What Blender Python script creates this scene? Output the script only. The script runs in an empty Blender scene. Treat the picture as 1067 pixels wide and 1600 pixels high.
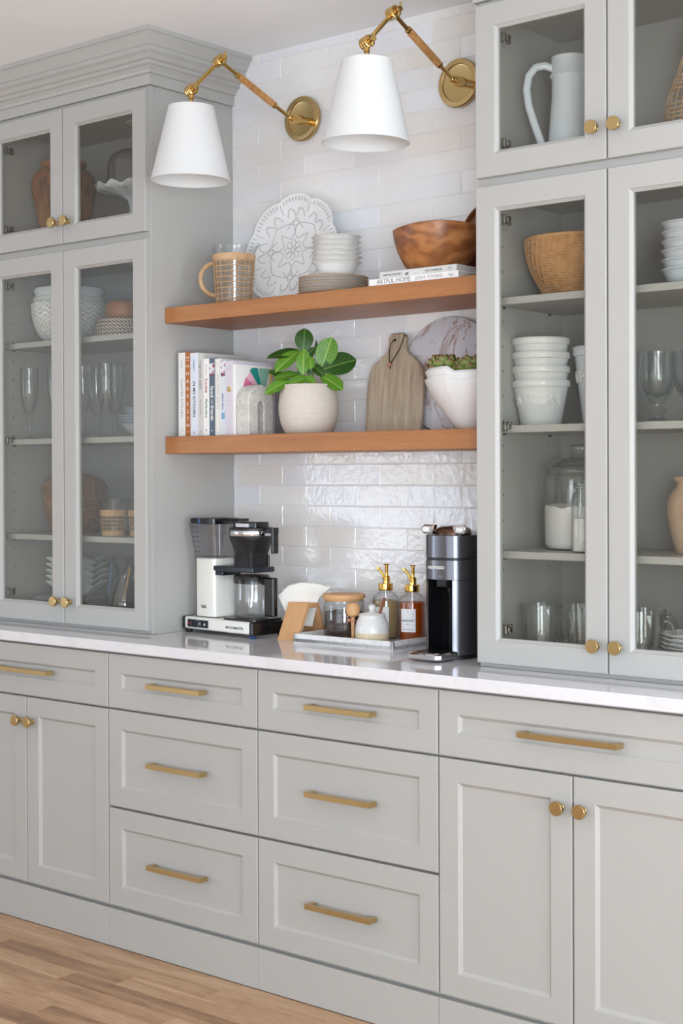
import bpy, math, random
from mathutils import Vector, Matrix
random.seed(7)
D = bpy.data; SC = bpy.context.scene; COL = SC.collection
PI = math.pi; rad = math.radians

# ------------------------------------------------------------------ camera
ya, pt, ro = rad(39.7993), rad(-0.4387), rad(-0.2238)
fw = Vector((-math.sin(ya)*math.cos(pt), math.cos(ya)*math.cos(pt), math.sin(pt)))
rt = Vector((math.cos(ya), math.sin(ya), 0)); up = rt.cross(fw)
r2 = rt*math.cos(ro) + up*math.sin(ro); u2 = up*math.cos(ro) - rt*math.sin(ro)
cd = D.cameras.new('camera'); cam = D.objects.new('camera', cd); COL.objects.link(cam)
cam.matrix_world = Matrix(((r2.x, u2.x, -fw.x, 2.7841), (r2.y, u2.y, -fw.y, -2.9783), (r2.z, u2.z, -fw.z, 1.4069), (0, 0, 0, 1)))
cd.sensor_fit = 'AUTO'; cd.sensor_width = 36.0; cd.lens = 2331.9/1600*36; cd.shift_y = -41.09/1600
cd.clip_start = .05; cd.clip_end = 100
SC.camera = cam
# ------------------------------------------------------------------ world, lights, exposure
w = D.worlds.new('sky'); SC.world = w; w.use_nodes = True
bg = w.node_tree.nodes['Background']; bg.inputs[0].default_value = (.80, .88, 1, 1); bg.inputs[1].default_value = 1.2
def window_light(name, loc, direction, sx, sy, power, color):
    l = D.lights.new(name, 'AREA'); l.shape = 'RECTANGLE'; l.size = sx; l.size_y = sy; l.energy = power; l.color = color
    o = D.objects.new(name, l); COL.objects.link(o); o.location = loc
    o.rotation_euler = Vector(direction).to_track_quat('-Z', 'Y').to_euler()
    return o
window_light('window_light_right', (4.55, -1.1, 1.15), (-1, 0, .6), 2.4, 1.4, 112, (.85, .943, 1.02))
window_light('window_light_side', (4.55, -4.2, 1.3), (-1, .6, .25), 1.7, 1.7, 198, (.815, .925, 1.025))
window_light('window_light_front', (1.4, -5.35, 1.2), (0, 1, .3), 3.4, 1.5, 40, (.79, .908, 1.025))
window_light('window_light_corner', (-4.55, -5.35, 1.3), (.3, 1, .7), 1.5, 1.7, 62, (.79, .918, 1.035))
SC.view_settings.view_transform = 'Standard'; SC.view_settings.look = 'None'; SC.view_settings.gamma = 1
SC.view_settings.use_curve_mapping = False; SC.view_settings.exposure = -0.10
SC.cycles.max_bounces = 10; SC.cycles.transparent_max_bounces = 24; SC.cycles.diffuse_bounces = 5
SC.cycles.glossy_bounces = 5; SC.cycles.caustics_reflective = False; SC.cycles.caustics_refractive = False
SC.cycles.use_denoising = True; SC.cycles.sample_clamp_indirect = 4

# ------------------------------------------------------------------ materials
def lin(c): return tuple(((x/255)/12.92 if x/255 <= .04045 else ((x/255+.055)/1.055)**2.4) for x in c)
def rgba(c): return (*lin(c), 1)
class NT:
    def __init__(s, m): s.t = m.node_tree; s.n = s.t.nodes; s.l = s.t.links; s.n.clear(); s.out = s.n.new('ShaderNodeOutputMaterial')
    def new(s, typ, ins=None, **kw):
        x = s.n.new(typ)
        for k, v in kw.items(): setattr(x, k, v)
        for k, v in (ins or {}).items():
            if isinstance(v, tuple) and len(v) == 2 and hasattr(v[0], 'outputs'): s.l.new(v[0].outputs[v[1]], x.inputs[k])
            else: x.inputs[k].default_value = v
        return x
    def math(s, op, a, b=0.0, c=0.0, clamp=False): return (s.new('ShaderNodeMath', {0: a, 1: b, 2: c}, operation=op, use_clamp=clamp), 0)
    def coord(s, scale=(1, 1, 1), rot=(0, 0, 0), gen=False):
        t = s.new('ShaderNodeTexCoord'); return (s.new('ShaderNodeMapping', {'Vector': (t, 'Generated' if gen else 'Object'), 'Scale': scale, 'Rotation': rot}), 0)
    def noise(s, vec, scale, detail=3, rough=.55, dist=0): return s.new('ShaderNodeTexNoise', {'Vector': vec, 'Scale': scale, 'Detail': detail, 'Roughness': rough, 'Distortion': dist})
    def ramp(s, fac, stops):
        r = s.new('ShaderNodeValToRGB', {0: fac}); e = r.color_ramp.elements
        while len(e) < len(stops): e.new(.5)
        for el, (p, c) in zip(e, stops): el.position = p; el.color = rgba(c)
        return (r, 0)
    def mix(s, fac, a, b):
        m = s.new('ShaderNodeMix', data_type='RGBA')
        for k, v in ((0, fac), (6, a), (7, b)):
            if isinstance(v, tuple) and hasattr(v[0], 'outputs'): s.l.new(v[0].outputs[v[1]], m.inputs[k])
            else: m.inputs[k].default_value = v if k == 0 else rgba(v)
        return (m, 2)
    def bump(s, h, strength=.3, dist=.002): return (s.new('ShaderNodeBump', {'Height': h, 'Strength': strength, 'Distance': dist}), 0)
    def bsdf(s, color, rough=.5, metal=0, bump=None, spec=.5, **ins):
        b = s.new('ShaderNodeBsdfPrincipled', {'Roughness': rough, 'Metallic': metal, 'Specular IOR Level': spec})
        if isinstance(color, tuple) and hasattr(color[0], 'outputs'): s.l.new(color[0].outputs[color[1]], b.inputs['Base Color'])
        else: b.inputs['Base Color'].default_value = rgba(color)
        if bump: s.l.new(bump[0].outputs[bump[1]], b.inputs['Normal'])
        for k, v in ins.items(): b.inputs[k.replace('_', ' ')].default_value = v
        return b
    def done(s, b, o=0): s.l.new(b.outputs[o], s.out.inputs[0])
MATS = {}
def newmat(name):
    m = D.materials.new(name); m.use_nodes = True; MATS[name] = m; return m, NT(m)
def plain(name, c, rough=.5, metal=0, spec=.5, nscale=0, nstr=.1, var=0, **ins):
    m, t = newmat(name); col = c; bp = None
    if nscale:
        n = t.noise(t.coord(), nscale, 4)
        bp = t.bump((n, 0), nstr, .001)
        if var: col = t.mix((n, 0), tuple(max(0, x-var) for x in c), tuple(min(255, x+var) for x in c))
    t.done(t.bsdf(col, rough, metal, bp, spec, **ins)); return m
paint = plain('greige_paint', (178, 176.5, 172.5), .42, nscale=220, nstr=.03)
paint_in = plain('cabinet_interior', (176, 175, 170), .5, nscale=150, nstr=.03)
ceilm = plain('ceiling_paint', (249, 250, 252), .9, nscale=60, nstr=.03)
wallp = plain('wall_paint', (236, 236, 236), .85, nscale=60, nstr=.03)
trimw = plain('white_trim', (238, 238, 235), .4, nscale=60, nstr=.02)
grout = plain('grout', (238, 236, 234), .9, nscale=300, nstr=.2)
brass = plain('brushed_brass', (196, 170, 120), .28, 1, nscale=500, nstr=.05)
brass_pol = plain('polished_brass', (204, 168, 104), .18, 1, nscale=40, nstr=.03)
gold = plain('shiny_gold', (232, 190, 100), .10, 1, nscale=30, nstr=.02)
chrome = plain('chrome', (215, 216, 220), .08, 1, nscale=30, nstr=.02)
dchrome = plain('dark_hinge_metal', (120, 116, 110), .25, 1, nscale=90, nstr=.1)
blackp = plain('black_plastic', (18, 18, 20), .22, nscale=400, nstr=.03)
blackm = plain('matte_black_plastic', (26, 26, 28), .4, nscale=400, nstr=.05)
navyp = plain('navy_black_plastic', (22, 28, 40), .3, nscale=300, nstr=.05)
darkgap = plain('hole_shade', (30, 30, 32), .7, nscale=300, nstr=.05)  # near-black colour for the shade inside drilled holes
gunmetal = plain('gunmetal', (112, 112, 118), .25, .9, nscale=300, nstr=.04)
creamw = plain('cream_enamel', (238, 236, 228), .2, nscale=20, nstr=.01)
ceramic = plain('white_ceramic', (238, 238, 238), .12, nscale=25, nstr=.04)
ceramic_b = plain('bluish_white_ceramic', (226, 232, 240), .15, nscale=25, nstr=.05)
celadon = plain('pale_celadon_glaze', (222, 229, 226), .18, nscale=20, nstr=.05)
linen = plain('white_linen_shade', (222, 222, 221), .8, nscale=700, nstr=.15)
shade_in = plain('shade_lining', (224, 224, 223), .7, nscale=300, nstr=.05)
paperw = plain('filter_paper', (240, 237, 230), .9, nscale=200, nstr=.1)
pagem = plain('book_pages', (206, 202, 196), .9, nscale=300, nstr=.2)
label_p = plain('paper_label', (232, 230, 232), .7, nscale=200, nstr=.05)
ink = plain('dark_ink', (48, 50, 56), .7, nscale=100, nstr=.01)
inkgrey = plain('grey_ink', (140, 140, 142), .7, nscale=100, nstr=.01)
inkwhite = plain('white_ink', (240, 238, 232), .7, nscale=100, nstr=.01)
inkred = plain('red_switch', (190, 40, 48), .4, nscale=100, nstr=.01)
blueplastic = plain('blue_plastic', (44, 78, 120), .3, nscale=100, nstr=.01)
coffee = plain('ground_coffee', (58, 38, 32), .9, nscale=600, nstr=.9, var=14)
flour = plain('flour', (240, 238, 236), .95, nscale=300, nstr=.6)
leather = plain('brown_leather_cord', (62, 36, 26), .5, nscale=300, nstr=.2)
bead = plain('copper_bead', (196, 132, 108), .4, nscale=100, nstr=.1)
soil = plain('soil', (66, 52, 40), .95, nscale=200, nstr=.8, var=15)
stem_m = plain('green_stem', (96, 120, 60), .5, nscale=100, nstr=.1)
etch = plain('grey_glaze_line', (176, 173, 172), .4, nscale=100, nstr=.1)
darkblue = plain('dark_blue_glaze', (44, 50, 66), .25, nscale=60, nstr=.05, var=12)
tanrim = plain('tan_unglazed_rim', (182, 148, 108), .7, nscale=220, nstr=.2, var=8)
groove = plain('groove_shade', (196, 197, 198), .3, nscale=60, nstr=.05)  # grey paints in the shading between raised chevrons; the bowl is white
rawclay = plain('raw_stoneware', (218, 200, 170), .75, nscale=220, nstr=.25, var=8)
speck_glaze = plain('speckled_glaze', (224, 222, 218), .2, nscale=90, nstr=.05, var=10)

def wood(name, stops, axis=0, scale=9, rough=.42, fine=60, contrast=1, stretch=12, bumpk=.12, pv=0):
    m, t = newmat(name)
    sc = [stretch, stretch, stretch]; sc[axis] = 1.0
    inf = t.new('ShaderNodeObjectInfo'); off = (t.new('ShaderNodeVectorMath', {0: (inf, 'Random'), 1: (13.7, 7.3, 5.1)}, operation='MULTIPLY'), 0)
    v = t.coord(tuple(sc)); v = (t.new('ShaderNodeVectorMath', {0: v, 1: off}, operation='ADD'), 0)
    a = t.noise(v, scale/3, 5, .6, .6); b = t.noise(v, fine/3, 3, .6, .2)
    f = t.math('MULTIPLY_ADD', (b, 0), .35, t.math('MULTIPLY', (a, 0), .75)); f = t.math('MULTIPLY_ADD', t.math('SUBTRACT', f, .55), contrast, .5, True)
    if pv: f = t.math('ADD', f, t.math('MULTIPLY', t.math('SUBTRACT', (inf, 'Random'), .5), pv), 0, True)
    col = t.ramp(f, stops)
    t.done(t.bsdf(col, rough, 0, t.bump((b, 0), bumpk, .0008))); return m
oak_shelf = wood('oak_shelf', [(.15, (142, 90, 48)), (.5, (168, 110, 62)), (.85, (188, 132, 82))], 0, 7, .42, 70, 1.0, 10)
oak_floor = wood('oak_floor', [(.05, (122, 86, 58)), (.5, (178, 138, 102)), (.95, (210, 174, 138))], 0, 6, .38, 60, 1.9, 9, .12, .45)
beech = wood('beech', [(.1, (192, 140, 92)), (.5, (214, 165, 116)), (.9, (226, 184, 138))], 0, 6, .5, 60, .8)
acacia = wood('acacia_bowl', [(.12, (74, 40, 20)), (.36, (136, 80, 42)), (.62, (174, 112, 64)), (.9, (200, 142, 92))], 2, 17, .4, 40, 2.3, 1.6)
def swirl(name, stops):
    m, t = newmat(name); v = t.coord((1, 1, 1.6), (.5, .3, 0)); n = t.noise(v, 9, 4, .6, .8)
    wv = t.new('ShaderNodeTexWave', {'Vector': v, 'Scale': 4.5, 'Distortion': 16.0, 'Detail': 3.0, 'Detail Scale': 1.4}, wave_type='RINGS')
    f = t.math('ADD', t.math('MULTIPLY', (wv, 1), .24), t.math('MULTIPLY', (n, 0), .80), 0, True)
    t.done(t.bsdf(t.ramp(f, stops), .38, 0, t.bump((n, 0), .1, .001))); return m
acacia = swirl('swirled_acacia', [(.15, (78, 44, 22)), (.42, (138, 84, 46)), (.62, (170, 110, 62)), (.9, (198, 142, 92))])
acacia_d = wood('dark_wood_rim', [(.1, (84, 48, 26)), (.5, (130, 76, 42)), (.9, (160, 102, 62))], 0, 8, .4, 60, 1, 6)
terrac = wood('weathered_wood_vase', [(.1, (62, 40, 26)), (.42, (136, 90, 56)), (.9, (176, 126, 82))], 2, 14, .75, 60, 2.0, 3.5, .6)
palewood = wood('pale_wood_vase', [(.1, (176, 140, 112)), (.5, (206, 174, 146)), (.9, (222, 194, 168))], 2, 9, .75, 50, 1, 3, .3)
mango = wood('grey_wood_board', [(.05, (118, 100, 84)), (.45, (170, 152, 130)), (.9, (204, 190, 170))], 2, 10, .6, 40, 1.5, 14, .2)
rattan = wood('rattan', [(.1, (174, 136, 98)), (.5, (208, 172, 132)), (.9, (228, 200, 166))], 2, 30, .6, 120, 1.2, 3, .4)
rattan_d = wood('golden_rattan', [(.1, (150, 100, 52)), (.5, (198, 146, 88)), (.9, (220, 176, 120))], 2, 40, .55, 140, 1.4, 2, .5)
seagrass = wood('brown_seagrass', [(.1, (96, 72, 52)), (.5, (142, 108, 78)), (.9, (176, 140, 104))], 2, 60, .8, 160, 1.5, 2, .8)

def quartz():
    m, t = newmat('white_quartz'); n = t.noise(t.coord(), 5, 6, .7, 1.2)
    t.done(t.bsdf(t.ramp((n, 0), [(.3, (216, 215, 217)), (.5, (227, 226, 229)), (.75, (221, 220, 223))]), .07)); return m
quartz = quartz()
def marble(name, base, vein, scale=9, width=.04, rough=.35, mk=.35):
    m, t = newmat(name); v = t.coord(); d = t.noise(v, scale*.6, 5, .65, .8)
    n2 = t.noise(v, scale, 6, .7, 1.6)
    f = t.math('SUBTRACT', 1, t.math('DIVIDE', t.math('ABSOLUTE', t.math('SUBTRACT', (n2, 0), .5)), width, 0, True), 0, True)
    f = t.math('MULTIPLY', f, t.math('MULTIPLY', (d, 0), 1.5), 0, True)
    c = t.mix(f, base, vein); c2 = t.mix(t.math('MULTIPLY', (d, 0), mk), c, vein)
    t.done(t.bsdf(c2, rough, 0, t.bump((n2, 0), .03))); return m
marb_w = marble('white_marble', (236, 235, 233), (198, 198, 200), 14, .03, .3)
marb_c = marble('cream_marble', (222, 218, 211), (176, 172, 166), 26, .05, .55)
marb_r = marble('grey_rust_marble', (212, 212, 219), (150, 96, 62), 4.2, .028, .35, .12)
def zellige():
    m, t = newmat('zellige_glaze'); inf = t.new('ShaderNodeObjectInfo'); v = t.coord()
    v = (t.new('ShaderNodeVectorMath', {0: v, 1: (t.new('ShaderNodeVectorMath', {0: (inf, 'Random'), 1: (9, 17, 5)}, operation='MULTIPLY'), 0)}, operation='ADD'), 0)
    base = t.ramp((inf, 'Random'), [(0, (232, 232, 236)), (.2, (238, 235, 231)), (.38, (234, 233, 237)), (.55, (242, 240, 239)), (.7, (232, 226, 219)), (.85, (238, 239, 244)), (1, (228, 228, 232))])
    n = t.noise(v, 16, 4, .6, .5); c = t.mix(t.math('MULTIPLY', (n, 0), .35), base, (242, 240, 238))
    h = t.math('ADD', t.math('MULTIPLY', (t.noise(v, 14, 2), 0), 1.0), t.math('MULTIPLY', (t.noise(v, 60, 3), 0), .5))
    t.done(t.bsdf(c, .08, 0, t.bump(h, .55, .004))); return m
zell = zellige()
def glassmat(name, tint=(1, 1, 1), edge=(.55, .58, .58), gloss=1.0, ior=1.45, ep=3.0):
    m, t = newmat(name)
    lw = t.new('ShaderNodeLayerWeight', {'Blend': .5}); f = t.math('POWER', (lw, 1), ep, 0, True)
    c = t.new('ShaderNodeMix', {0: f}, data_type='RGBA'); c.inputs[6].default_value = (*tint, 1); c.inputs[7].default_value = (*edge, 1)
    tr = t.new('ShaderNodeBsdfTransparent', {'Color': (c, 2)}); gl = t.new('ShaderNodeBsdfGlossy', {'Roughness': 0.0})
    bf = (t.new('ShaderNodeNewGeometry'), 'Backfacing'); fr = t.new('ShaderNodeFresnel', {'IOR': t.math('MULTIPLY_ADD', bf, 1/ior-ior, ior)}); mx = t.new('ShaderNodeMixShader', {0: t.math('MULTIPLY', (fr, 0), gloss, 0, True), 1: (tr, 0), 2: (gl, 0)})
    t.done(mx); return m
pane_g = glassmat('cabinet_glass', (.93, .93, .905), (.84, .86, .85), 1.0, 1.5, 4)
window_g = glassmat('window_glass', (.97, .975, .98), (.9, .92, .92), 1.0, 1.5, 4)
handle_g = glassmat('mug_handle_glass', (.95, .97, .97), (.36, .42, .44), 2.0, 1.5, 1.4)
ware_g = glassmat('clear_glassware', (.985, .99, .99), (.66, .70, .70), 1.2, 1.5, 3.2)
thick_g = glassmat('pressed_glass', (.975, .985, .988), (.60, .68, .70), 1.7, 1.5, 2.2)
tank_g = glassmat('smoky_tank', (.93, .93, .94), (.70, .70, .72), 1.0, 1.5, 2)
def liquid(name, c, dens=.5):
    m, t = newmat(name); tr = t.new('ShaderNodeBsdfTransparent', {'Color': rgba(c)}); b = t.bsdf(c, .08)
    t.done(t.new('ShaderNodeMixShader', {0: dens, 1: (tr, 0), 2: (b, 0)})); return m
amber = liquid('amber_syrup', (214, 110, 22), .38)
golden = liquid('pale_gold_syrup', (206, 184, 136), .5)
darkliq = liquid('dark_coffee', (52, 18, 14), .75)
def leafmat(name, c0, c1, vein):
    m, t = newmat(name); tc = t.new('ShaderNodeTexCoord'); sp = t.new('ShaderNodeSeparateXYZ', {0: (tc, 'Object')})
    ax = t.math('ABSOLUTE', (sp, 0)); mid = t.math('LESS_THAN', ax, .018)
    s = t.math('SUBTRACT', (sp, 1), t.math('MULTIPLY', ax, .9)); fr = t.math('FRACT', t.math('MULTIPLY', s, 7)); vn = t.math('LESS_THAN', fr, .10)
    f = t.math('MAXIMUM', mid, t.math('MULTIPLY', vn, .5)); n = t.noise((tc, 'Object'), 3, 3)
    base = t.mix((n, 0), c0, c1); col = t.mix(t.math('MULTIPLY', f, .8), base, vein)
    t.done(t.bsdf(col, .32, 0, t.bump(f, -.3, .004), Subsurface_Weight=0.0)); return m
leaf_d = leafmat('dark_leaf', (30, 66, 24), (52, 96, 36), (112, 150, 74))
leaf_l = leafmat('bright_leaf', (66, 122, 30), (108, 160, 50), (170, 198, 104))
bract_m = None
def bractmat():
    m, t = newmat('artichoke_bract'); tc = t.new('ShaderNodeTexCoord'); sp = t.new('ShaderNodeSeparateXYZ', {0: (tc, 'Object')})
    n = t.noise((tc, 'Object'), 5, 3); f = t.math('ADD', (sp, 1), t.math('MULTIPLY', t.math('SUBTRACT', (n, 0), .5), .4))
    t.done(t.bsdf(t.ramp(f, [(.1, (92, 116, 46)), (.65, (142, 156, 80)), (.85, (140, 112, 74)), (1, (92, 62, 48))]), .55)); return m
bract_m = bractmat()
def linentex():
    m, t = newmat('ribbed_clay'); v = t.coord(); sp = t.new('ShaderNodeSeparateXYZ', {0: v})
    n = t.noise(v, 180, 2); h = t.math('ADD', t.math('SINE', t.math('MULTIPLY', (sp, 2), 1500)), t.math('MULTIPLY', (n, 0), 1.6))
    t.done(t.bsdf(t.mix((n, 0), (208, 198, 186), (224, 216, 206)), .8, 0, t.bump(h, .35, .0012))); return m
clay = linentex()
def stripes(name, a, b, count):
    m, t = newmat(name); tc = t.new('ShaderNodeTexCoord'); g = t.new('ShaderNodeTexGradient', {0: (tc, 'Object')}, gradient_type='RADIAL')
    sp = t.new('ShaderNodeSeparateXYZ', {0: (tc, 'Object')})
    f = t.math('FRACT', t.math('ADD', t.math('MULTIPLY', (g, 1), count), t.math('MULTIPLY', (sp, 2), 130)))
    t.done(t.bsdf(t.mix(t.math('GREATER_THAN', f, .5), a, b), .8)); return m
rope = stripes('wrapped_rope', (226, 218, 208), (120, 84, 66), 44)
floralm = None
def blotch(name, base, cols, scale=60, thr=.6):
    m, t = newmat(name); v = t.coord(); vo = t.new('ShaderNodeTexVoronoi', {'Vector': v, 'Scale': scale}); n = t.noise(v, scale*.6, 2)
    c = t.ramp((vo, 1), [(i/len(cols), c) for i, c in enumerate(cols)])
    c = t.mix(t.math('GREATER_THAN', (n, 0), thr), base, c); t.done(t.bsdf(c, .5)); return m
floral = blotch('floral_print', (226, 226, 228), [(34, 48, 90), (200, 80, 90), (60, 110, 150), (240, 240, 240), (120, 40, 70)], 110, .47)
smallfloral = blotch('berry_print', (214, 208, 216), [(190, 50, 80), (70, 130, 80), (60, 60, 90), (230, 190, 60)], 120, .42)
bookc = {}
def cover(name, c, rough=.5): 
    if name not in bookc: bookc[name] = plain(name, c, rough, nscale=120, nstr=.03)
    return bookc[name]

# ------------------------------------------------------------------ mesh builder
class MB:
    def __init__(s): s.v = []; s.f = []; s.m = []; s.T = None
    def add(s, vs, fs, mi=0):
        o = len(s.v)
        if s.T is not None: vs = [s.T @ Vector(p) for p in vs]
        s.v += [tuple(p) for p in vs]; s.f += [tuple(i+o for i in q) for q in fs]; s.m += [mi]*len(fs); return s
    def box(s, x0, x1, y0, y1, z0, z1, b=0, mi=0):
        if b <= 0:
            vs = [(x, y, z) for x in (x0, x1) for y in (y0, y1) for z in (z0, z1)]
            return s.add(vs, [(0, 1, 3, 2), (4, 6, 7, 5), (0, 4, 5, 1), (2, 3, 7, 6), (0, 2, 6, 4), (1, 5, 7, 3)], mi)
        lo, hi = (x0, y0, z0), (x1, y1, z1); vs = []; ix = {}
        for sx in (0, 1):
            for sy in (0, 1):
                for sz in (0, 1):
                    g = (sx, sy, sz)
                    for a in range(3):
                        p = [(hi[k]-b if g[k] else lo[k]+b) for k in range(3)]; p[a] = hi[a] if g[a] else lo[a]
                        ix[g, a] = len(vs); vs.append(tuple(p))
        fs = []
        def orient(q):
            c = [(lo[k]+hi[k])/2 for k in range(3)]
            a, b_, d = (Vector(vs[q[0]]), Vector(vs[q[1]]), Vector(vs[q[2]])); n = (b_-a).cross(d-a)
            m_ = sum((Vector(vs[i]) for i in q), Vector())/len(q)
            return q if n.dot(m_-Vector(c)) >= 0 else tuple(reversed(q))
        for a in range(3):
            o1, o2 = [k for k in range(3) if k != a]
            for sd in (0, 1):
                def g(p, q): r = [0, 0, 0]; r[a] = sd; r[o1] = p; r[o2] = q; return tuple(r)
                fs.append(orient((ix[g(0, 0), a], ix[g(1, 0), a], ix[g(1, 1), a], ix[g(0, 1), a])))
            for p in (0, 1):
                for q in (0, 1):
                    def g(t): r = [0, 0, 0]; r[a] = t; r[o1] = p; r[o2] = q; return tuple(r)
                    fs.append(orient((ix[g(0), o1], ix[g(1), o1], ix[g(1), o2], ix[g(0), o2])))
        for sx in (0, 1):
            for sy in (0, 1):
                for sz in (0, 1): fs.append(orient(tuple(ix[(sx, sy, sz), a] for a in range(3))))
        return s.add(vs, fs, mi)
    def lathe(s, prof, n=32, mi=0, disp=None, c=(0, 0, 0), wob=None):
        vs = []; rows = []
        for k, (r, z) in enumerate(prof):
            if r <= 1e-6: rows.append([len(vs)]*n); vs.append((c[0], c[1], c[2]+z))
            else:
                row = []
                for i in range(n):
                    t = 2*PI*i/n; rr = r; zz = z
                    if disp: d = disp(t, k/(len(prof)-1), r, z); rr, zz = d if isinstance(d, tuple) else (r+d, z)
                    row.append(len(vs)); vs.append((c[0]+rr*math.cos(t), c[1]+rr*math.sin(t), c[2]+zz))
                rows.append(row)
        fs = []
        for a, b in zip(rows, rows[1:]):
            for i in range(n):
                j = (i+1) % n; q = []
                for t in (a[i], a[j], b[j], b[i]):
                    if t not in q: q.append(t)
                if len(q) >= 3: fs.append(tuple(q))
        return s.add(vs, fs, mi)
    def tube(s, pts, r, n=8, closed=False, mi=0, flat=1.0):
        P = [Vector(p) for p in pts]; m = len(P); R = r if isinstance(r, (list, tuple)) else [r]*m
        tan = [((P[(i+1) % m] if closed or i < m-1 else P[i]) - (P[i-1] if closed or i else P[i])).normalized() for i in range(m)]
        ref = Vector((0, 0, 1)) if abs(tan[0].z) < .9 else Vector((1, 0, 0))
        nv = tan[0].cross(ref).normalized(); vs = []; fs = []
        for i in range(m):
            nv = (nv - tan[i]*nv.dot(tan[i])).normalized(); bv = tan[i].cross(nv)
            for k in range(n):
                t = 2*PI*k/n; vs.append(tuple(P[i] + (nv*math.cos(t) + bv*math.sin(t)*flat)*R[i]))
        for i in range(m if closed else m-1):
            j = (i+1) % m
            for k in range(n): l = (k+1) % n; fs.append((i*n+k, i*n+l, j*n+l, j*n+k))
        if not closed: fs += [tuple(reversed(range(n))), tuple((m-1)*n+k for k in range(n))]
        return s.add(vs, fs, mi)
    def prism(s, poly, w0, w1, f=lambda u, v, w: (u, v, w), b=0, mi=0):
        n = len(poly)
        area = sum(poly[i][0]*poly[(i+1) % n][1]-poly[(i+1) % n][0]*poly[i][1] for i in range(n))
        if area < 0: poly = poly[::-1]
        def inset(d):
            out = []
            for i in range(n):
                p0, p1, p2 = Vector(poly[i-1]), Vector(poly[i]), Vector(poly[(i+1) % n])
                e1 = (p1-p0).normalized(); e2 = (p2-p1).normalized(); n1 = Vector((-e1.y, e1.x)); n2 = Vector((-e2.y, e2.x))
                k = n1+n2; k = k/max(.35, k.length_squared)*2 if k.length > 1e-6 else n1
                out.append(p1+k*d*.999)
            return out
        rings = [(poly, w0), (poly, w1)] if b <= 0 else [(inset(b), w0), (poly, w0+b), (poly, w1-b), (inset(b), w1)]
        vs = [f(p[0], p[1], w) for q, w in rings for p in q]; fs = [tuple(reversed(range(n)))]
        for k in range(len(rings)-1):
            for i in range(n): j = (i+1) % n; fs.append((k*n+i, k*n+j, (k+1)*n+j, (k+1)*n+i))
        fs.append(tuple((len(rings)-1)*n+i for i in range(n)))
        return s.add(vs, fs, mi)
    def surf(s, fn, nu, nv, cu=False, mi=0):
        vs = [fn(i/(nu if cu else nu-1), j/(nv-1)) for j in range(nv) for i in range(nu)]; fs = []
        for j in range(nv-1):
            for i in range(nu if cu else nu-1): k = (i+1) % nu; fs.append((j*nu+i, j*nu+k, (j+1)*nu+k, (j+1)*nu+i))
        return s.add(vs, fs, mi)
    def ball(s, c, r, n=16, m=9, sz=1, mi=0): return s.lathe([(r*math.sin(PI*i/(m-1)) if 0 < i < m-1 else 0, -r*sz*math.cos(PI*i/(m-1))) for i in range(m)], n, mi, None, c)
    def mesh(s, name, mat, smooth=35):
        me = D.meshes.new(name); me.from_pydata(s.v, [], s.f)
        for x in (mat if isinstance(mat, (list, tuple)) else [mat]): me.materials.append(x)
        me.polygons.foreach_set('material_index', s.m)
        import bmesh
        bm = bmesh.new(); bm.from_mesh(me); bmesh.ops.recalc_face_normals(bm, faces=bm.faces); bm.to_mesh(me); bm.free()
        if smooth: me.polygons.foreach_set('use_smooth', [True]*len(me.polygons)); me.set_sharp_from_angle(angle=rad(smooth))
        me.update(); return me
    def build(s, name, mat, parent=None, loc=(0, 0, 0), rot=(0, 0, 0), smooth=35):
        return link(name, s.mesh(name, mat, smooth), parent, loc, rot)
def link(name, data, parent=None, loc=(0, 0, 0), rot=(0, 0, 0)):
    o = D.objects.new(name, data); COL.objects.link(o); o.parent = parent; o.location = loc; o.rotation_euler = rot; return o
def thing(name, label, cat, loc=(0, 0, 0), rz=0, group=None, rot=None):
    o = link(name, None, None, loc, rot or (0, 0, rz)); return tag(o, label, cat, group)
def tag(o, label, cat, group=None):
    o['label'] = label; o['category'] = cat
    if group: o['group'] = group
    return o
def struct(o): o['kind'] = 'structure'; return o
def dup(root, loc, rz=None, label=None):
    r = root.copy(); COL.objects.link(r); r.location = loc
    if rz is not None: r.rotation_euler = (0, 0, rz)
    if label: r['label'] = label
    kids = {}
    for ch in list(root.children):
        c = ch.copy(); COL.objects.link(c); c.parent = r
        for g in list(ch.children): d = g.copy(); COL.objects.link(d); d.parent = c
    return r
FRONT = (PI/2, 0, 0)
def mrot(x, y): z = Vector(x).cross(Vector(y)); return Matrix((tuple(x), tuple(y), tuple(z))).transposed().to_euler()
SPINE = mrot((0, 0, -1), (1, 0, 0))
def text(s, size, mat, parent, loc, rot=FRONT, name='lettering', ext=.0002, bold=0, shear=0, space=1, align='CENTER', sx=1):
    c = D.curves.new(name, 'FONT'); c.body = s; c.size = size; c.extrude = ext; c.offset = bold; c.shear = shear; c.space_character = space
    c.align_x = align; c.align_y = 'CENTER'; c.materials.append(mat); c.resolution_u = 3
    o = link(name, c); me = D.meshes.new_from_object(o); D.objects.remove(o); D.curves.remove(c)
    o = link(name, me, parent, loc, rot); o.scale = (sx, 1, 1); return o
def rrect(x0, x1, y0, y1, r, n=5):
    out = []
    for cx, cy, a0 in ((x1-r, y0+r, -PI/2), (x1-r, y1-r, 0), (x0+r, y1-r, PI/2), (x0+r, y0+r, PI)):
        for i in range(n+1): a = a0+PI/2*i/n; out.append((cx+r*math.cos(a), cy+r*math.sin(a)))
    return out
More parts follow.
